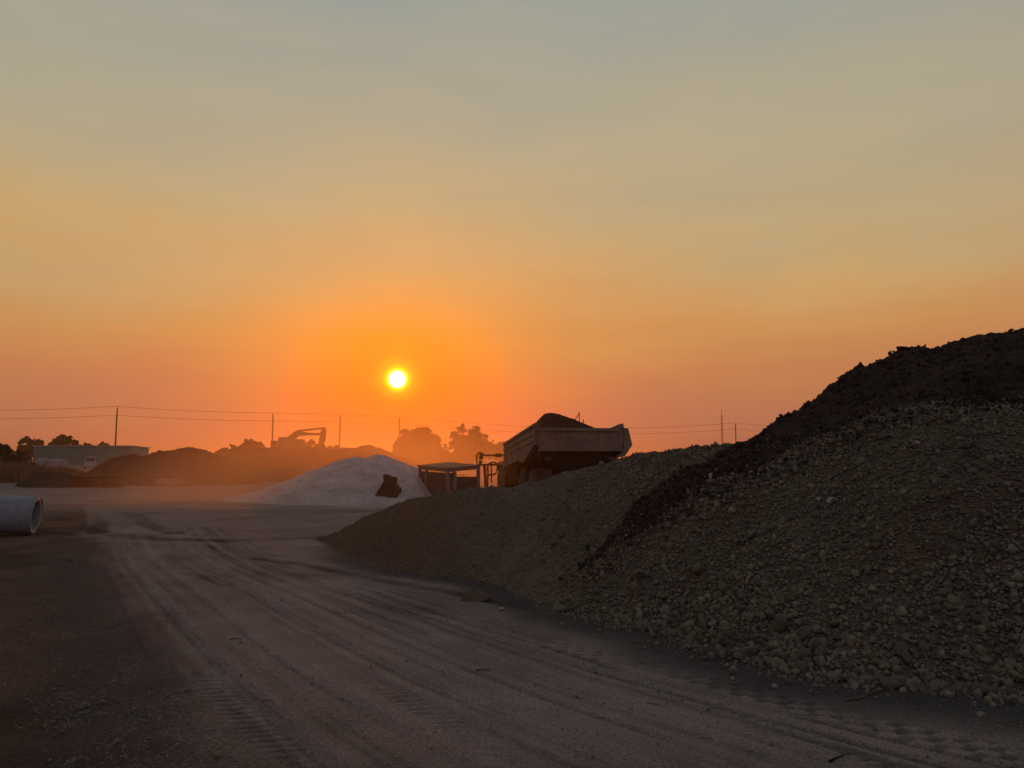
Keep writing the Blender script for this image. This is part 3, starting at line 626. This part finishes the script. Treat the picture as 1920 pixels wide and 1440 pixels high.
# body walls (the sides flare outwards at mid height)
body = B(); side_wall(body, 0, .09); body.hexa([(.1,5.85,1.35),(W-.1,5.85,1.35),(W-.1,6.0,1.35),(.1,6.0,1.35),(.1,5.95,2.38),(W-.1,5.95,2.38),(W-.1,6.1,2.38),(.1,6.1,2.38)])
side_wall(body, W-.09, W); body.prism([(2.0,1.56),(2.9,1.64),(5.8,1.36),(5.8,1.44),(2.9,1.72),(2.0,1.64),(.1,2.22),(.1,2.14)], 'x', .095, W-.095)
dump = body.build('dump_body', M['bodysteel'], t)
B().box(.10, W-.10, -.055, .045, 1.96, 2.75, .01).build('tailgate', M['bodysteel'], t)
B().box(.02, W-.18, -.13, -.058, 2.67, 2.79, .015).build('tail_rail', M['bodysteel'], t)
B().box(.06, W-.02, -.12, -.058, 1.93, 2.02, .015).build('tail_rail', M['bodysteel'], t)
b = B()
for xx in (.10, W-.22): b.box(xx, xx+.12, -.10, -.058, 2.022, 2.668, .01)
b.box(.9, 2.3, -.075, -.056, 2.30, 2.33); b.build('tail_rib', M['bodysteel'], t)
B().hexa([(W+.003,.0,1.80),(W+.05,.0,1.80),(W+.05,2.0,1.75),(W+.003,2.0,1.75),(W+.003,-.05,2.80),(W+.14,-.05,2.80),(W+.14,2,2.70),(W+.003,2,2.70)]).build('flare_panel', M['bodysteel'], t)
B().prism([(W-.30,1.70),(W+.02,1.74),(W+.33,2.17),(W+.18,2.78),(W+.02,2.80),(W-.02,2.80),(W-.02,2.0)], 'y', -.02, .12).build('flare_panel', M['bodysteel'], t)
B().prism([(W-.55,2.80),(W-.06,2.97),(W-.02,2.80)], 'y', -.12, -.02).build('corner_gusset', M['bodysteel'], t)
# rails and creases on the left side
def along(b, za0, za1, h, out, y0=.02, y1=5.9):
    f = lambda y: za0+(za1-za0)*y/5.9
    return b.hexa([(-out,y0,f(y0)),(-.003,y0,f(y0)),(-.003,y1,f(y1)),(-out,y1,f(y1)),(-out,y0,f(y0)+h),(-.003,y0,f(y0)+h),(-.003,y1,f(y1)+h),(-out,y1,f(y1)+h)])
along(B(), 2.86, 2.22, .10, .06).build('side_rail', M['bodysteel'], t)
along(along(B(), 2.56, 2.0, .05, .035), 2.30, 1.76, .05, .035).build('side_rail', M['bodysteel'], t)
b = B(); b.box(-.05, -.003, .02, .14, 2.2, 2.85); b.box(-.05, -.003, 5.2, 5.3, 1.45, 2.25); b.build('side_rib', M['bodysteel'], t)
B().box(-.06, -.052, 4.3, 4.55, 1.78, 2.0).build('reflector_plate', M['frame'], t)
for xx in (.35, W-.6):
    B().box(xx, xx+.26, .02, .10, 1.60, 1.72, .02).build('tail_lamp', M['panel'], t)
for xx in (.08, W-.62): B().box(xx, xx+.55, .10, .13, .45, 1.25).build('mudflap', M['rubber'], t)
for k in range(0):
    yy = .7+k*.85; f0, f1 = 2.30-.54*yy/5.9+.055, 2.56-.56*yy/5.9-.004; B().box(-.045, -.003, yy, yy+.07, f0, f1).build('side_rib', M['bodysteel'], t)
for xx in (.75, 1.30, 1.85, 2.40): B().box(xx, xx+.06, -.085, -.056, 2.03, 2.66).build('tail_rib', M['bodysteel'], t)
# chassis, rear underbody
b = B(); b.box(1.1, 1.35, .4, 7.6, .95, 1.3); b.box(2.03, 2.28, .4, 7.6, .95, 1.3); b.box(1.352, 2.028, .5, .8, .95, 1.25); b.box(1.352, 2.028, 5.8, 6.2, .9, 1.35); b.build('chassis', M['black'], t)
B().prism([(.2,1.95),(.2,1.55),(.9,1.2),(W-.9,1.2),(W-.2,1.55),(W-.2,1.95)], 'y', .15, .5).build('underbody', M['black'], t)
B().prism([(.5,1.9),(2.2,1.48),(5.7,1.28),(5.7,.9),(2.2,1.0),(.5,1.35)], 'x', .75, W-.75).build('underbody', M['black'], t)
for yy in (1.0, 2.75): B().tube([(.3,yy,.66),(W-.3,yy,.66)], .14, 12).build('axle', M['black'], t)
def wheel(x, y, r, w):
    wo_ = bpy.data.objects.new('wheel', None); col.objects.link(wo_); wo_.parent = t; wo_.location = (x, y, r)
    B().lathe([(-w/2,r*.55),(-w/2,r*.88),(-w*.36,r),(w*.36,r),(w/2,r*.88),(w/2,r*.55)], 'x', 36).build('tyre', M['rubber'], wo_, True)
    b = B(); sg = -1 if x < W/2 else 1; b.lathe([(sg*w*.30,.03),(sg*w*.30,r*.45),(sg*w*.52,r*.56),(sg*w*.52,r*.5),(sg*w*.40,r*.38),(sg*w*.40,.05)], 'x', 28); b.build('rim', M['bodysteel'], wo_)
    b = B()
    for k in range(22):
        a_ = k*2*math.pi/22; c_, s__ = math.cos(a_), math.sin(a_); d = .09
        b.hexa([(x_, (r-.02)*c_-yy*s__, (r-.02)*s__+yy*c_) if lv == 0 else (x_, (r+.03)*c_-yy*s__, (r+.03)*s__+yy*c_) for lv in (0,1) for x_, yy in ((-w*.42,-d/2),(w*.42,-d/2),(w*.42,d/2),(-w*.42,d/2))])
    b.build('tread', M['rubber'], wo_)
for x in (.34, W-.34):
    for yy in (1.0, 2.75, 7.3): wheel(x, yy, .64 if yy < 5 else .68, .52)
B().box(.15, 1.05, 3.75, 5.9, .55, 1.30, .05).build('gap_filler', M['black'], t)  # black boxes added to close the light gaps under the body
B().box(W-1.05, W-.15, 3.75, 5.9, .55, 1.30, .05).build('gap_filler', M['black'], t)
B().box(.35, W-.35, 5.95, 6.15, .4, 1.34).build('bulkhead', M['black'], t)
# front mudguard stripe, cab, hood (mostly hidden behind the body)
B().box(-.02, .10, 6.2, 6.3, .45, 1.32, .02).build('mudflap', M['frame'], t)
B().prism([(6.4,.95),(6.4,1.3),(6.7,1.5),(7.9,1.5),(8.2,1.3),(8.2,1.2),(7.9,1.38),(6.75,1.38),(6.5,1.22),(6.5,.95)], 'x', .1, .75).build('mudguard', M['paint'], t)
B().prism([(6.4,.95),(6.4,1.3),(6.7,1.5),(7.9,1.5),(8.2,1.3),(8.2,1.2),(7.9,1.38),(6.75,1.38),(6.5,1.22),(6.5,.95)], 'x', W-.75, W-.1).build('mudguard', M['paint'], t)
B().prism([(6.5,.95),(6.5,2.62),(6.65,2.70),(7.5,2.70),(7.85,1.9),(7.85,.95)], 'x', 1.15, 2.4).build('cab', M['paint'], t)
B().prism([(6.62,1.85),(6.62,2.55),(7.42,2.55),(7.68,1.85)], 'x', 1.135, 1.147).build('window', M['glass'], t)
B().hexa([(1.2,7.86,.9),(2.35,7.86,.9),(2.2,9.2,.9),(1.35,9.2,.9),(1.2,7.86,1.9),(2.35,7.86,1.9),(2.2,9.2,1.35),(1.35,9.2,1.35)]).build('hood', M['paint'], t)
B().box(.35, 1.1, 7.0, 8.4, 1.505, 1.54).build('deck', M['black'], t)
# mirror frame and access rails at the cab's left: pixel offsets give their real sizes at 35 m
FY = 8.0; dep = 27+.978*FY; sc_ = dep/1386.
def fr(zx, zy):                        # point of the rail plane (across the truck) from the photo
    px_, py_ = 780+zx/4, 740+zy/4; wx = P(px_, 858, dep)[0]; v = (wx-tx+math.sin(TH)*FY)/math.cos(TH); return (v, FY-v*0.0, Z(py_, dep))
def rail(name, pts, r, parent=t, mat='black'): return B().tube([fr(*q) for q in pts], r, 7).build(name, M[mat], parent, True)
br = rail('mirror_bracket', [(690,455),(655,455),(620,455),(515,455),(500,443),(485,437),(465,440),(458,452),(458,525),(560,525),(690,525)], .045)
rail('bracket_clamp', [(595,455),(640,455)], .09, br)
def plate(name, x0, x1, y0, y1, mat, parent):
    a_, c_ = fr(x0, y1), fr(x1, y0); return B().box(a_[0], c_[0], FY-.1, FY+.02, a_[2], c_[2], .03).build(name, M[mat], parent)
plate('mirror', 474, 503, 446, 487, 'black', t); plate('mirror', 470, 496, 491, 521, 'black', t)
ld = rail('access_ladder', [(514,527),(520,600),(525,692)], .075)
rail('ladder_rail', [(541,527),(541,600),(538,688)], .04, ld)
for q in (560, 605, 650, 685): rail('rung', [(516,q),(540,q)], .03, ld)
rail('handrail', [(541,600),(538,535),(548,517),(570,507),(592,508),(606,520),(614,535),(608,565),(600,590),(585,598),(540,603)], .04)
rail('handrail', [(565,512),(566,590),(568,662)], .035)
rail('handrail', [(612,530),(625,560),(634,595),(634,668)], .05)
# load
X_ = np.arange(.10, W-.09, .045); Y_ = np.arange(.06, 5.83, .05); a, b = np.meshgrid(X_, Y_); a, b = a.ravel(), b.ravel()
q = np.hypot((a-1.35)/np.where(a > 1.35, 1.15, .85), (b-3.0)/1.15); lid = 2.86-.108*b
zz = lid-.20+np.maximum(1.28-.52*q, -.05)
zz = np.minimum(zz, 3.50-.06*np.abs(a-1.3))
edge = np.minimum(np.minimum(a-.10, W-.09-a), np.minimum(b-.06, 5.83-b)); zz = np.minimum(zz, lid-.12+edge*1.05)+.05*fbm(a, b, 2, 4, 61)+.025*fbm(a, b, 8, 3, 62)
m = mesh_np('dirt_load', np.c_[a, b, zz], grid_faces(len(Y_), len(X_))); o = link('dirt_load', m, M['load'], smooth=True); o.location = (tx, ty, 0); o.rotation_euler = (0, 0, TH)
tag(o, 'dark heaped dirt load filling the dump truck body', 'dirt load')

# ------------------------------------------------------------------ excavator on the far bank
EY = 100.; p = P(545, 843, EY); t = empty('excavator', (p[0], EY, 0), 0, 'tracked excavator with raised boom on the far bank', 'excavator'); s_ = EY/1386
def ez(zx, zy): return ((380+zx/4-545)*s_, Z(740+zy/4, EY))
zb = ez(0, 425)[1]
for yy in (-1.35, .85): B().prism([ez(545,440), ez(560,412), ez(745,412), ez(765,440), ez(750,470), ez(560,470)], 'y', yy, yy+.5).build('track', M['black'], t)
B().prism([ez(528,372), ez(582,372), ez(582,322), ez(640,318), ez(700,332), ez(750,335), ez(752,408), ez(530,408)], 'y', -.95, .95).build('house', M['paint'], t)
B().prism([ez(528,410), ez(528,346), ez(580,346), ez(580,410)], 'y', -1.05, -.955).build('cab', M['paint'], t)
B().prism([ez(538,370), ez(538,352), ez(572,352), ez(572,370)], 'y', -1.07, -1.053).build('window', M['glass'], t)
B().prism([ez(630,325), ez(690,278), ez(712,270), ez(790,285), ez(885,288), ez(905,250), ez(915,262), ez(895,305), ez(780,306), ez(715,312), ez(690,330), ez(650,345)], 'y', -.3, .3).build('boom', M['paint'], t)
B().prism([ez(895,252), ez(915,245), ez(922,290), ez(916,335), ez(905,375), ez(885,395), ez(862,388), ez(872,340), ez(880,290)], 'y', -.22, .22).build('stick', M['paint'], t)
B().tube([(*[ez(700,273)[0]], 0, ez(700,273)[1]), (ez(905,250)[0], 0, ez(905,250)[1])], .13, 8).build('hydraulic_ram', M['paint'], t)
B().prism([ez(862,385), ez(905,372), ez(920,400), ez(890,430), ez(855,420)], 'y', -.5, .5).build('bucket', M['bucket'], t)

# ------------------------------------------------------------------ shed, vehicle, tarps
SY = 130.; x0, x1 = P(62, 858, SY)[0], P(247, 858, SY)[0]; zt = Z(836, SY)
t = empty('metal_shed', ((x0+x1)/2, SY, 0), 0, 'long low green metal shed with ribbed walls and pale roof edge', 'shed'); hw = (x1-x0)/2
prof = []
for k in range(15):
    z_ = zt*k/15; prof += [(0, z_), (0, z_+.16), (-.07, z_+.19), (-.07, z_+.23)]
prof += [(0, zt-.12), (6, zt-.4), (6, 0)]
B().prism(prof, 'x', -hw, hw).build('wall', M['shed'], t)
B().hexa([(-hw-.15,-.3,zt-.08),(hw+.1,-.3,zt-.08),(hw+.3,6.2,zt-.36),(-hw-.15,6.2,zt-.36),(-hw-.15,-.3,zt+.07),(hw+.1,-.3,zt+.07),(hw+.3,6.2,zt-.2),(-hw-.15,6.2,zt-.2)]).build('roof', M['trim'], t)
for k in range(5): B().box(-hw+1+k*3.9, -hw+1.12+k*3.9, -.12, -.075, 0, zt-.15).build('wall_post', M['shed'], t)
VY = 110.; xv = P(170, 858, VY)[0]; t = empty('parked_van', (xv, VY, 0), R(30), 'small white parked vehicle in front of the green shed', 'van')
B().prism([(-.78,.35),(.78,.35),(.80,1.0),(.74,1.15),(.62,1.75),(.45,1.88),(-.45,1.88),(-.62,1.75),(-.74,1.15),(-.80,1.0)], 'y', 0, 3.6).build('body', M['white'], t)
B().prism([(-.62,1.15),(.62,1.15),(.52,1.66),(-.52,1.66)], 'y', -.03, -.003).build('windscreen', M['glass'], t)
for s in (-.72, .52):
    B().box(s, s+.2, -.05, -.003, .7, .85).build('headlight', M['trim'], t)
    for yy in (.5, 2.9): B().lathe([(s,.33),(s+.2,.33)], 'x', 20, (0,yy,.34)).build('wheel', M['rubber'], t)
for k, (a0, a1, top_, lb) in enumerate([(68,96,859,'left one of two pale tarp-covered heaps before the green shed'), (94,126,861,'right one of two pale tarp-covered heaps before the green shed')]):
    TY = 84.; xa, xb = P(a0, 858, TY)[0], P(a1, 858, TY)[0]; zt_ = Z(top_, TY); X_ = np.linspace(xa, xb, 40); Y_ = np.linspace(TY-1, TY+1, 24); a, b = np.meshgrid(X_, Y_); a, b = a.ravel(), b.ravel()
    q = np.maximum(np.abs(2*(a-xa)/(xb-xa)-1), np.abs(b-TY)); z = zt_*(1-q**6)+.10*fbm(a, b, 1.2, 3, k)
    tag(link('tarp_heap', mesh_np('tarp_heap', np.c_[a, b, z], grid_faces(24, 40)), M['tarp'], smooth=True), lb, 'tarp heap', 'tarp covered heaps')
TY = 78.; xa, xb = P(86, 858, TY)[0], P(160, 858, TY)[0]; z_ = Z(872, TY)
t = empty('timber_pile', ((xa+xb)/2, TY, 0), 0, 'long pale timber pile behind the dry weeds', 'timber pile'); w = (xb-xa)/2
for k in range(4): B().box(-w+.1*k, w-.15*k, -.4, .4, k*z_/4, (k+1)*z_/4-.03).build('timber_layer', M['pine'], t)

# ------------------------------------------------------------------ poles and wires
poles = [(220,765,140,'utility pole behind the green shed, leftmost'), (512,777,150,'utility pole behind the excavator cab'), (638,779,156,'utility pole right of the excavator boom'), (749,783,162,'utility pole below the sun beside the round tree'), (1379,795,190,'utility pole above the gravel ridge near the soil heap')]
def upole(px_, py_, Y, label, r=.17):
    p = P(px_, py_, Y); t = empty('utility_pole', (p[0], Y, 0), 0, label, 'utility pole', 'utility poles of the wire line'); h = p[2]
    B().tube([(0,0,0),(0,0,h*.5),(0,0,h)], r, 10, r*.62).build('post', M['pole'], t, True)
    B().tube([(0,0,h),(0,0,h+.35)], .05, 6).build('insulator', M['trim'], t)
    B().tube([(-.0,-.17,h*.86),(0,-.45,h*.86)], .05, 6).build('bracket', M['pole'], t); return np.array([p[0], Y, h])
tops = [upole(*q) for q in poles]
off = np.array([P(-190, 775, 134)[0], 134, P(0, 775, 134)[2]+.5]); anch = [off]+tops[:4]+[tops[4]]+[np.array([95., 200, 9.0])]
def wire(frac, dz, label, sagk):
    b = B()
    for q, w in zip(anch, anch[1:]):
        L_ = np.linalg.norm(w-q); n_ = 24; pts = []
        for i in range(n_+1):
            f = i/n_; p = q*(1-f)+w*f; gz = (q[2]*(1-f)+w[2]*f)*frac+dz; pts.append((p[0], p[1]-.3*(frac < .95), gz-sagk*4*f*(1-f)*min(L_, 75)**2/75**2))
        b.tube(pts, .024, 5)
    tag(b.build('power_line', M['black']), label, 'wire')
wire(1, .32, 'upper overhead wire strung between the utility poles', 2.0); wire(.875, 0, 'lower overhead wire strung between the utility poles', 1.8)
p = P(1353, 778, 260); t = empty('radio_mast', (p[0], 260, 0), 0, 'thin faint lattice mast above the gravel ridge', 'mast')
b = B(); h = p[2]
for dx, dy in ((-.35,-.3),(.35,-.3),(0,.4)): b.tube([(dx,dy,0),(dx*.5,dy*.5,h)], .06, 5)
for k in range(14):
    f = k/14; g_ = (k+1)/14; b.tube([(-.35*(1-f*.5),-.3*(1-f*.5),h*f), (.35*(1-g_*.5),-.3*(1-g_*.5),h*g_)], .04, 4)
b.build('lattice', M['pole'], t); B().tube([(0,0,h),(0,0,h+2)], .05, 5).build('antenna', M['pole'], t)
p = P(1086, 772, 60); t = empty('braced_post', (p[0], 60, 0), 0, 'thin post with a slanting brace behind the truck load', 'post')
B().tube([(0,0,0),(0,0,p[2])], .05, 6, .04).build('post', M['pole'], t); q = P(1074, 790, 60); dz_ = p[2]-q[2]; B().tube([((q[0]-p[0])*4,0,p[2]-.12-dz_*4),(0,0,p[2]-.12)], .04, 6).build('brace', M['pole'], t)
p = P(1095, 786, 60); t = B().tube([(0,0,0),(0,0,p[2])], .045, 6).build('thin_post', M['pole']); t.location = (p[0], 60.6, 0); tag(t, 'short thin post right of the braced post behind the truck', 'post')

# ------------------------------------------------------------------ trees
def crown_mesh(blobs, per, leaf, seed):
    r = np.random.default_rng(seed); C = []
    sub = []
    for (cx, cz, rx, rz_, dens) in blobs:
        for q in range(5):
            t_ = r.uniform(-.6, math.pi+.6); k_ = r.uniform(.16, .38); sub.append((cx+math.cos(t_)*rx*r.uniform(.85, 1.1), cz+math.sin(t_)*rz_*r.uniform(.85, 1.15), rx*k_, rz_*k_, dens*2.2))
    for (cx, cz, rx, rz_, dens) in [(a_, b_, c_*.9, d_*.9, e_) for a_, b_, c_, d_, e_ in blobs]+sub:
        k = max(int(per*dens*rx*rz_), 30); d = r.normal(size=(k,3)); d /= np.linalg.norm(d, axis=1)[:,None]; rad = r.uniform(.35, 1, k)**.5
        c = d*rad[:,None]*np.array([rx, rx*.9, rz_])*(1+.20*r.normal(size=k))[:,None]; C.append(c+np.array([cx, 0, cz]))
    c = np.concatenate(C)
    g = fbm(c[:,0]+c[:,1]*.7, c[:,2]+c[:,1]*.4, .9, 3, seed); c = c[g > -.34]; n = len(c)
    a = r.normal(size=(n,3)); a /= np.linalg.norm(a, axis=1)[:,None]; b = np.cross(a, r.normal(size=(n,3))); b /= np.linalg.norm(b, axis=1)[:,None]
    s = leaf*r.uniform(.6, 1.4, n)[:,None]; V = np.stack([c-a*s, c-b*s*.5, c+a*s, c+b*s*.5], 1).reshape(-1,3)
    return mesh_np('crown', V, np.arange(n*4).reshape(n,4))
def tree(name, px_, Y, blobs_px, label, cat, mat='leaf', per=700, leaf=.21, seed=1, group=None, trunk=.22):
    s = Y/1386; x0 = P(px_, 858, Y)[0]; t = empty(name, (x0, Y, 0), 0, label, cat, group)
    blobs = [((bx-px_)*s, Z(by, Y), rx*s, ry*s, d) for bx, by, rx, ry, d in blobs_px]
    link('crown', crown_mesh(blobs, per, leaf, seed), M[mat], t)
    b = B(); zc = max(q[1] for q in blobs)*.5; b.tube([(0,0,0),(.05,0,zc*.5),(0,0,zc)], trunk, 8, trunk*.6)
    for q in blobs[:9]: b.tube([(0,0,zc*.7),(q[0]*.5,0,(zc*.7+q[1])*.5),(q[0],0,q[1]+q[3]*.5)], trunk*.45, 5, trunk*.12)
    b.build('trunk', M['bark'], t); return t
tree('round_tree', 790, 150, [(785,838,34,26,1),(770,822,20,15,1),(792,818,20,14,1),(755,842,16,16,1),(808,832,20,17,1),(822,848,18,16,1),(835,858,14,12,1),(748,830,8,8,.8),(778,812,10,7,.8),(760,860,22,12,1),(800,862,28,14,1)], 'broad round-topped tree right below the sun', 'tree', seed=3, trunk=.4)
tree('ragged_tree', 880, 152, [(865,805,7,7,.9),(855,820,10,9,.9),(890,812,11,10,1),(880,828,20,13,1),(865,840,20,14,1),(900,824,13,12,1),(912,836,12,10,1),(895,850,26,14,1),(862,860,24,12,1),(925,848,14,9,.9)], 'ragged open-crowned tree left of the dump truck', 'tree', seed=5, trunk=.4)
tree('low_tree', 938, 156, [(930,834,7,8,.9),(922,838,8,8,.9),(945,840,10,9,1),(938,852,18,12,1),(958,836,9,8,.8),(965,850,12,12,1)], 'low scrubby tree between the ragged tree and the truck body', 'tree', seed=7)
tree('low_tree', 470, 122, [(466,831,7,7,.9),(475,838,12,9,1),(458,840,8,7,.9),(488,842,10,7,.9),(470,848,20,9,1)], 'pale hazy tree over the mound left of the excavator', 'tree', 'leaf2', seed=9)
tree('shrub', 430, 120, [(436,841,8,7,1),(424,846,10,6,1),(444,848,10,6,1),(412,850,8,5,1)], 'small hazy shrub cluster at the left end of the far mound', 'shrub', 'leaf2', seed=11)
tree('shrub', 582, 118, [(582,832,6,6,.9),(575,838,9,7,1),(592,841,9,6,1),(605,845,14,6,1),(622,843,8,5,.9),(632,840,4,5,.8),(640,846,10,5,1)], 'faint scrub behind the excavator stick', 'shrub', 'leaf2', seed=12)
tree('dark_tree', 58, 155, [(48,826,8,7,1),(60,830,10,8,1),(42,838,10,9,1),(56,845,16,12,1),(72,835,9,7,1),(76,846,8,8,1),(40,856,14,10,1)], 'dark tree left of the green shed', 'tree', seed=13)
tree('dark_tree', 120, 152, [(114,824,9,6,1),(124,825,8,6,1),(104,831,9,7,1),(134,831,9,7,1),(120,834,22,9,1),(142,838,4,5,.9)], 'dark bushy tree behind the green shed roof', 'tree', seed=15)
tree('shrub', 162, 152, [(160,835,6,4,.9),(168,836,5,3,.9),(155,838,7,4,1)], 'low shrub top behind the shed roof between tree and pole', 'shrub', seed=16, per=600)
tree('shrub', 194, 152, [(192,833,4,4,.9),(198,836,5,3,.9),(188,838,6,4,1)], 'small shrub top behind the shed roof just left of the pole', 'shrub', seed=17, per=600)
tree('edge_bush', 2, 56, [(-10,850,22,14,1),(8,846,10,10,1),(14,862,12,16,1),(-4,878,24,18,1),(10,888,16,12,1),(22,852,5,7,.8)], 'dense dark bush at the left edge of the yard', 'bush', seed=19, per=2600, leaf=.075, trunk=.08)
tree('verge_bush', 38, 60, [(36,852,9,8,.8),(30,866,12,10,1),(46,864,12,9,.8),(38,880,16,11,1),(52,878,12,10,.8)], 'olive brown bush right of the edge bush', 'bush', 'leaf2', seed=21, per=2400, leaf=.07, trunk=.06)
# dry weeds
n = 5200; a_ = rng.uniform(-30, 165, n); Yw = rng.uniform(50, 66, n); dens = .5+.5*fbm(a_, Yw*4, .05, 3, 301); k_ = dens > .38; a_, Yw, dens = a_[k_], Yw[k_], dens[k_]; n = len(a_)
topy = np.interp(a_, [-30,20,60,100,140,165], [850,864,866,872,876,884])+rng.uniform(0, 16, n)
bx = (a_-960)/1386*Yw*1.0; hz_ = np.clip(1.7-(topy-858)/1386*Yw, .2, 2.5)
lean = rng.normal(0, .12, n)*hz_; wd = rng.uniform(.02, .05, n); z0_ = bx*0-.02
V = np.stack([np.c_[bx-wd, Yw, z0_], np.c_[bx+wd, Yw, z0_], np.c_[bx+lean*.5+wd, Yw+lean*.3, hz_*.6], np.c_[bx+lean*.5-wd, Yw+lean*.3, hz_*.6], np.c_[bx+lean, Yw+lean*.4, hz_]], 1).reshape(-1,3)
k = (np.arange(n)*5)[:,None]; f = np.concatenate([k+np.array([[0,1,2]]), k+np.array([[0,2,3]]), k+np.array([[3,2,4]])])
# seed heads
m3 = rng.integers(0, n, 9000); c = np.c_[bx[m3]+lean[m3]*.8, Yw[m3]+lean[m3]*.3, hz_[m3]*rng.uniform(.45, 1.0, 9000)]+rng.normal(0, .06, (9000,3)); a3 = rng.normal(size=(9000,3))*.06; b3 = rng.normal(size=(9000,3))*.035
V2 = np.stack([c-a3, c+b3, c+a3], 1).reshape(-1,3)
tag(link('dry_weeds', mesh_np('dry_weeds', np.r_[V, V2], np.r_[f, np.arange(27000).reshape(-1,3)+len(V)]), M['weed']), 'tall dry brown weeds along the back of the yard', kind='stuff')

# ------------------------------------------------------------------ dust and haze
def volume(name, lo, hi, dens, colr, g, label, dust=False):
    b = B(); b.box(lo[0], hi[0], lo[1], hi[1], lo[2], hi[2]); m = bpy.data.materials.new(name); m.use_nodes = True; t_ = m.node_tree; t_.nodes.clear()
    pv = t_.nodes.new('ShaderNodeVolumePrincipled'); pv.inputs['Color'].default_value = (*colr, 1); pv.inputs['Density'].default_value = dens; pv.inputs['Anisotropy'].default_value = g
    ou = t_.nodes.new('ShaderNodeOutputMaterial'); t_.links.new(pv.outputs[0], ou.inputs['Volume'])
    if dust:
        nn = t_.nodes.new; tc_ = nn('ShaderNodeTexCoord'); mp_ = nn('ShaderNodeMapping')
        c_ = [(lo[i]+hi[i])/2 for i in range(3)]; h_ = [(hi[i]-lo[i])/2 for i in range(3)]; c_[2] = lo[2]; h_[2] = hi[2]-lo[2]
        mp_.inputs['Scale'].default_value = tuple(1/q for q in h_); mp_.inputs['Location'].default_value = tuple(-c_[i]/h_[i] for i in range(3)); t_.links.new(tc_.outputs['Object'], mp_.inputs[0])
        ln = nn('ShaderNodeVectorMath'); ln.operation = 'LENGTH'; t_.links.new(mp_.outputs[0], ln.inputs[0])
        mr = nn('ShaderNodeMapRange'); mr.inputs[1].default_value = .15; mr.inputs[2].default_value = 1.; mr.inputs[3].default_value = 1; mr.inputs[4].default_value = 0; mr.interpolation_type = 'SMOOTHSTEP'; t_.links.new(ln.outputs['Value'], mr.inputs[0])
        nz = nn('ShaderNodeTexNoise'); nz.inputs['Scale'].default_value = .16; nz.inputs['Detail'].default_value = 3; t_.links.new(tc_.outputs['Object'], nz.inputs['Vector'])
        m2_ = nn('ShaderNodeMapRange'); m2_.inputs[1].default_value = .35; m2_.inputs[2].default_value = .68; m2_.inputs[3].default_value = .25; m2_.inputs[4].default_value = 1.5; t_.links.new(nz.outputs['Fac'], m2_.inputs[0])
        q = nn('ShaderNodeMath'); q.operation = 'MULTIPLY'; t_.links.new(mr.outputs[0], q.inputs[0]); t_.links.new(m2_.outputs[0], q.inputs[1])
        q2 = nn('ShaderNodeMath'); q2.operation = 'MULTIPLY'; t_.links.new(q.outputs[0], q2.inputs[0]); q2.inputs[1].default_value = dens; t_.links.new(q2.outputs[0], pv.inputs['Density'])
    o = b.build(name, m); tag(o, label, kind='stuff'); return o
volume('haze', (-3100,-80,-1), (3100,3100,30), HAZE_D, (.9,.68,.5), .78, 'thin smoky haze over the whole yard')
volume('dust_cloud', (-25,20,-.3), (11,72,6.5), DUST_D, (1,.72,.5), .74, 'cloud of dust drifting behind the white pile', True)
volume('dust_cloud', (-19,21,-.3), (-1,36,2.6), .075, (1,.72,.5), .70, 'low veil of dust drifting over the foot of the white pile', True)
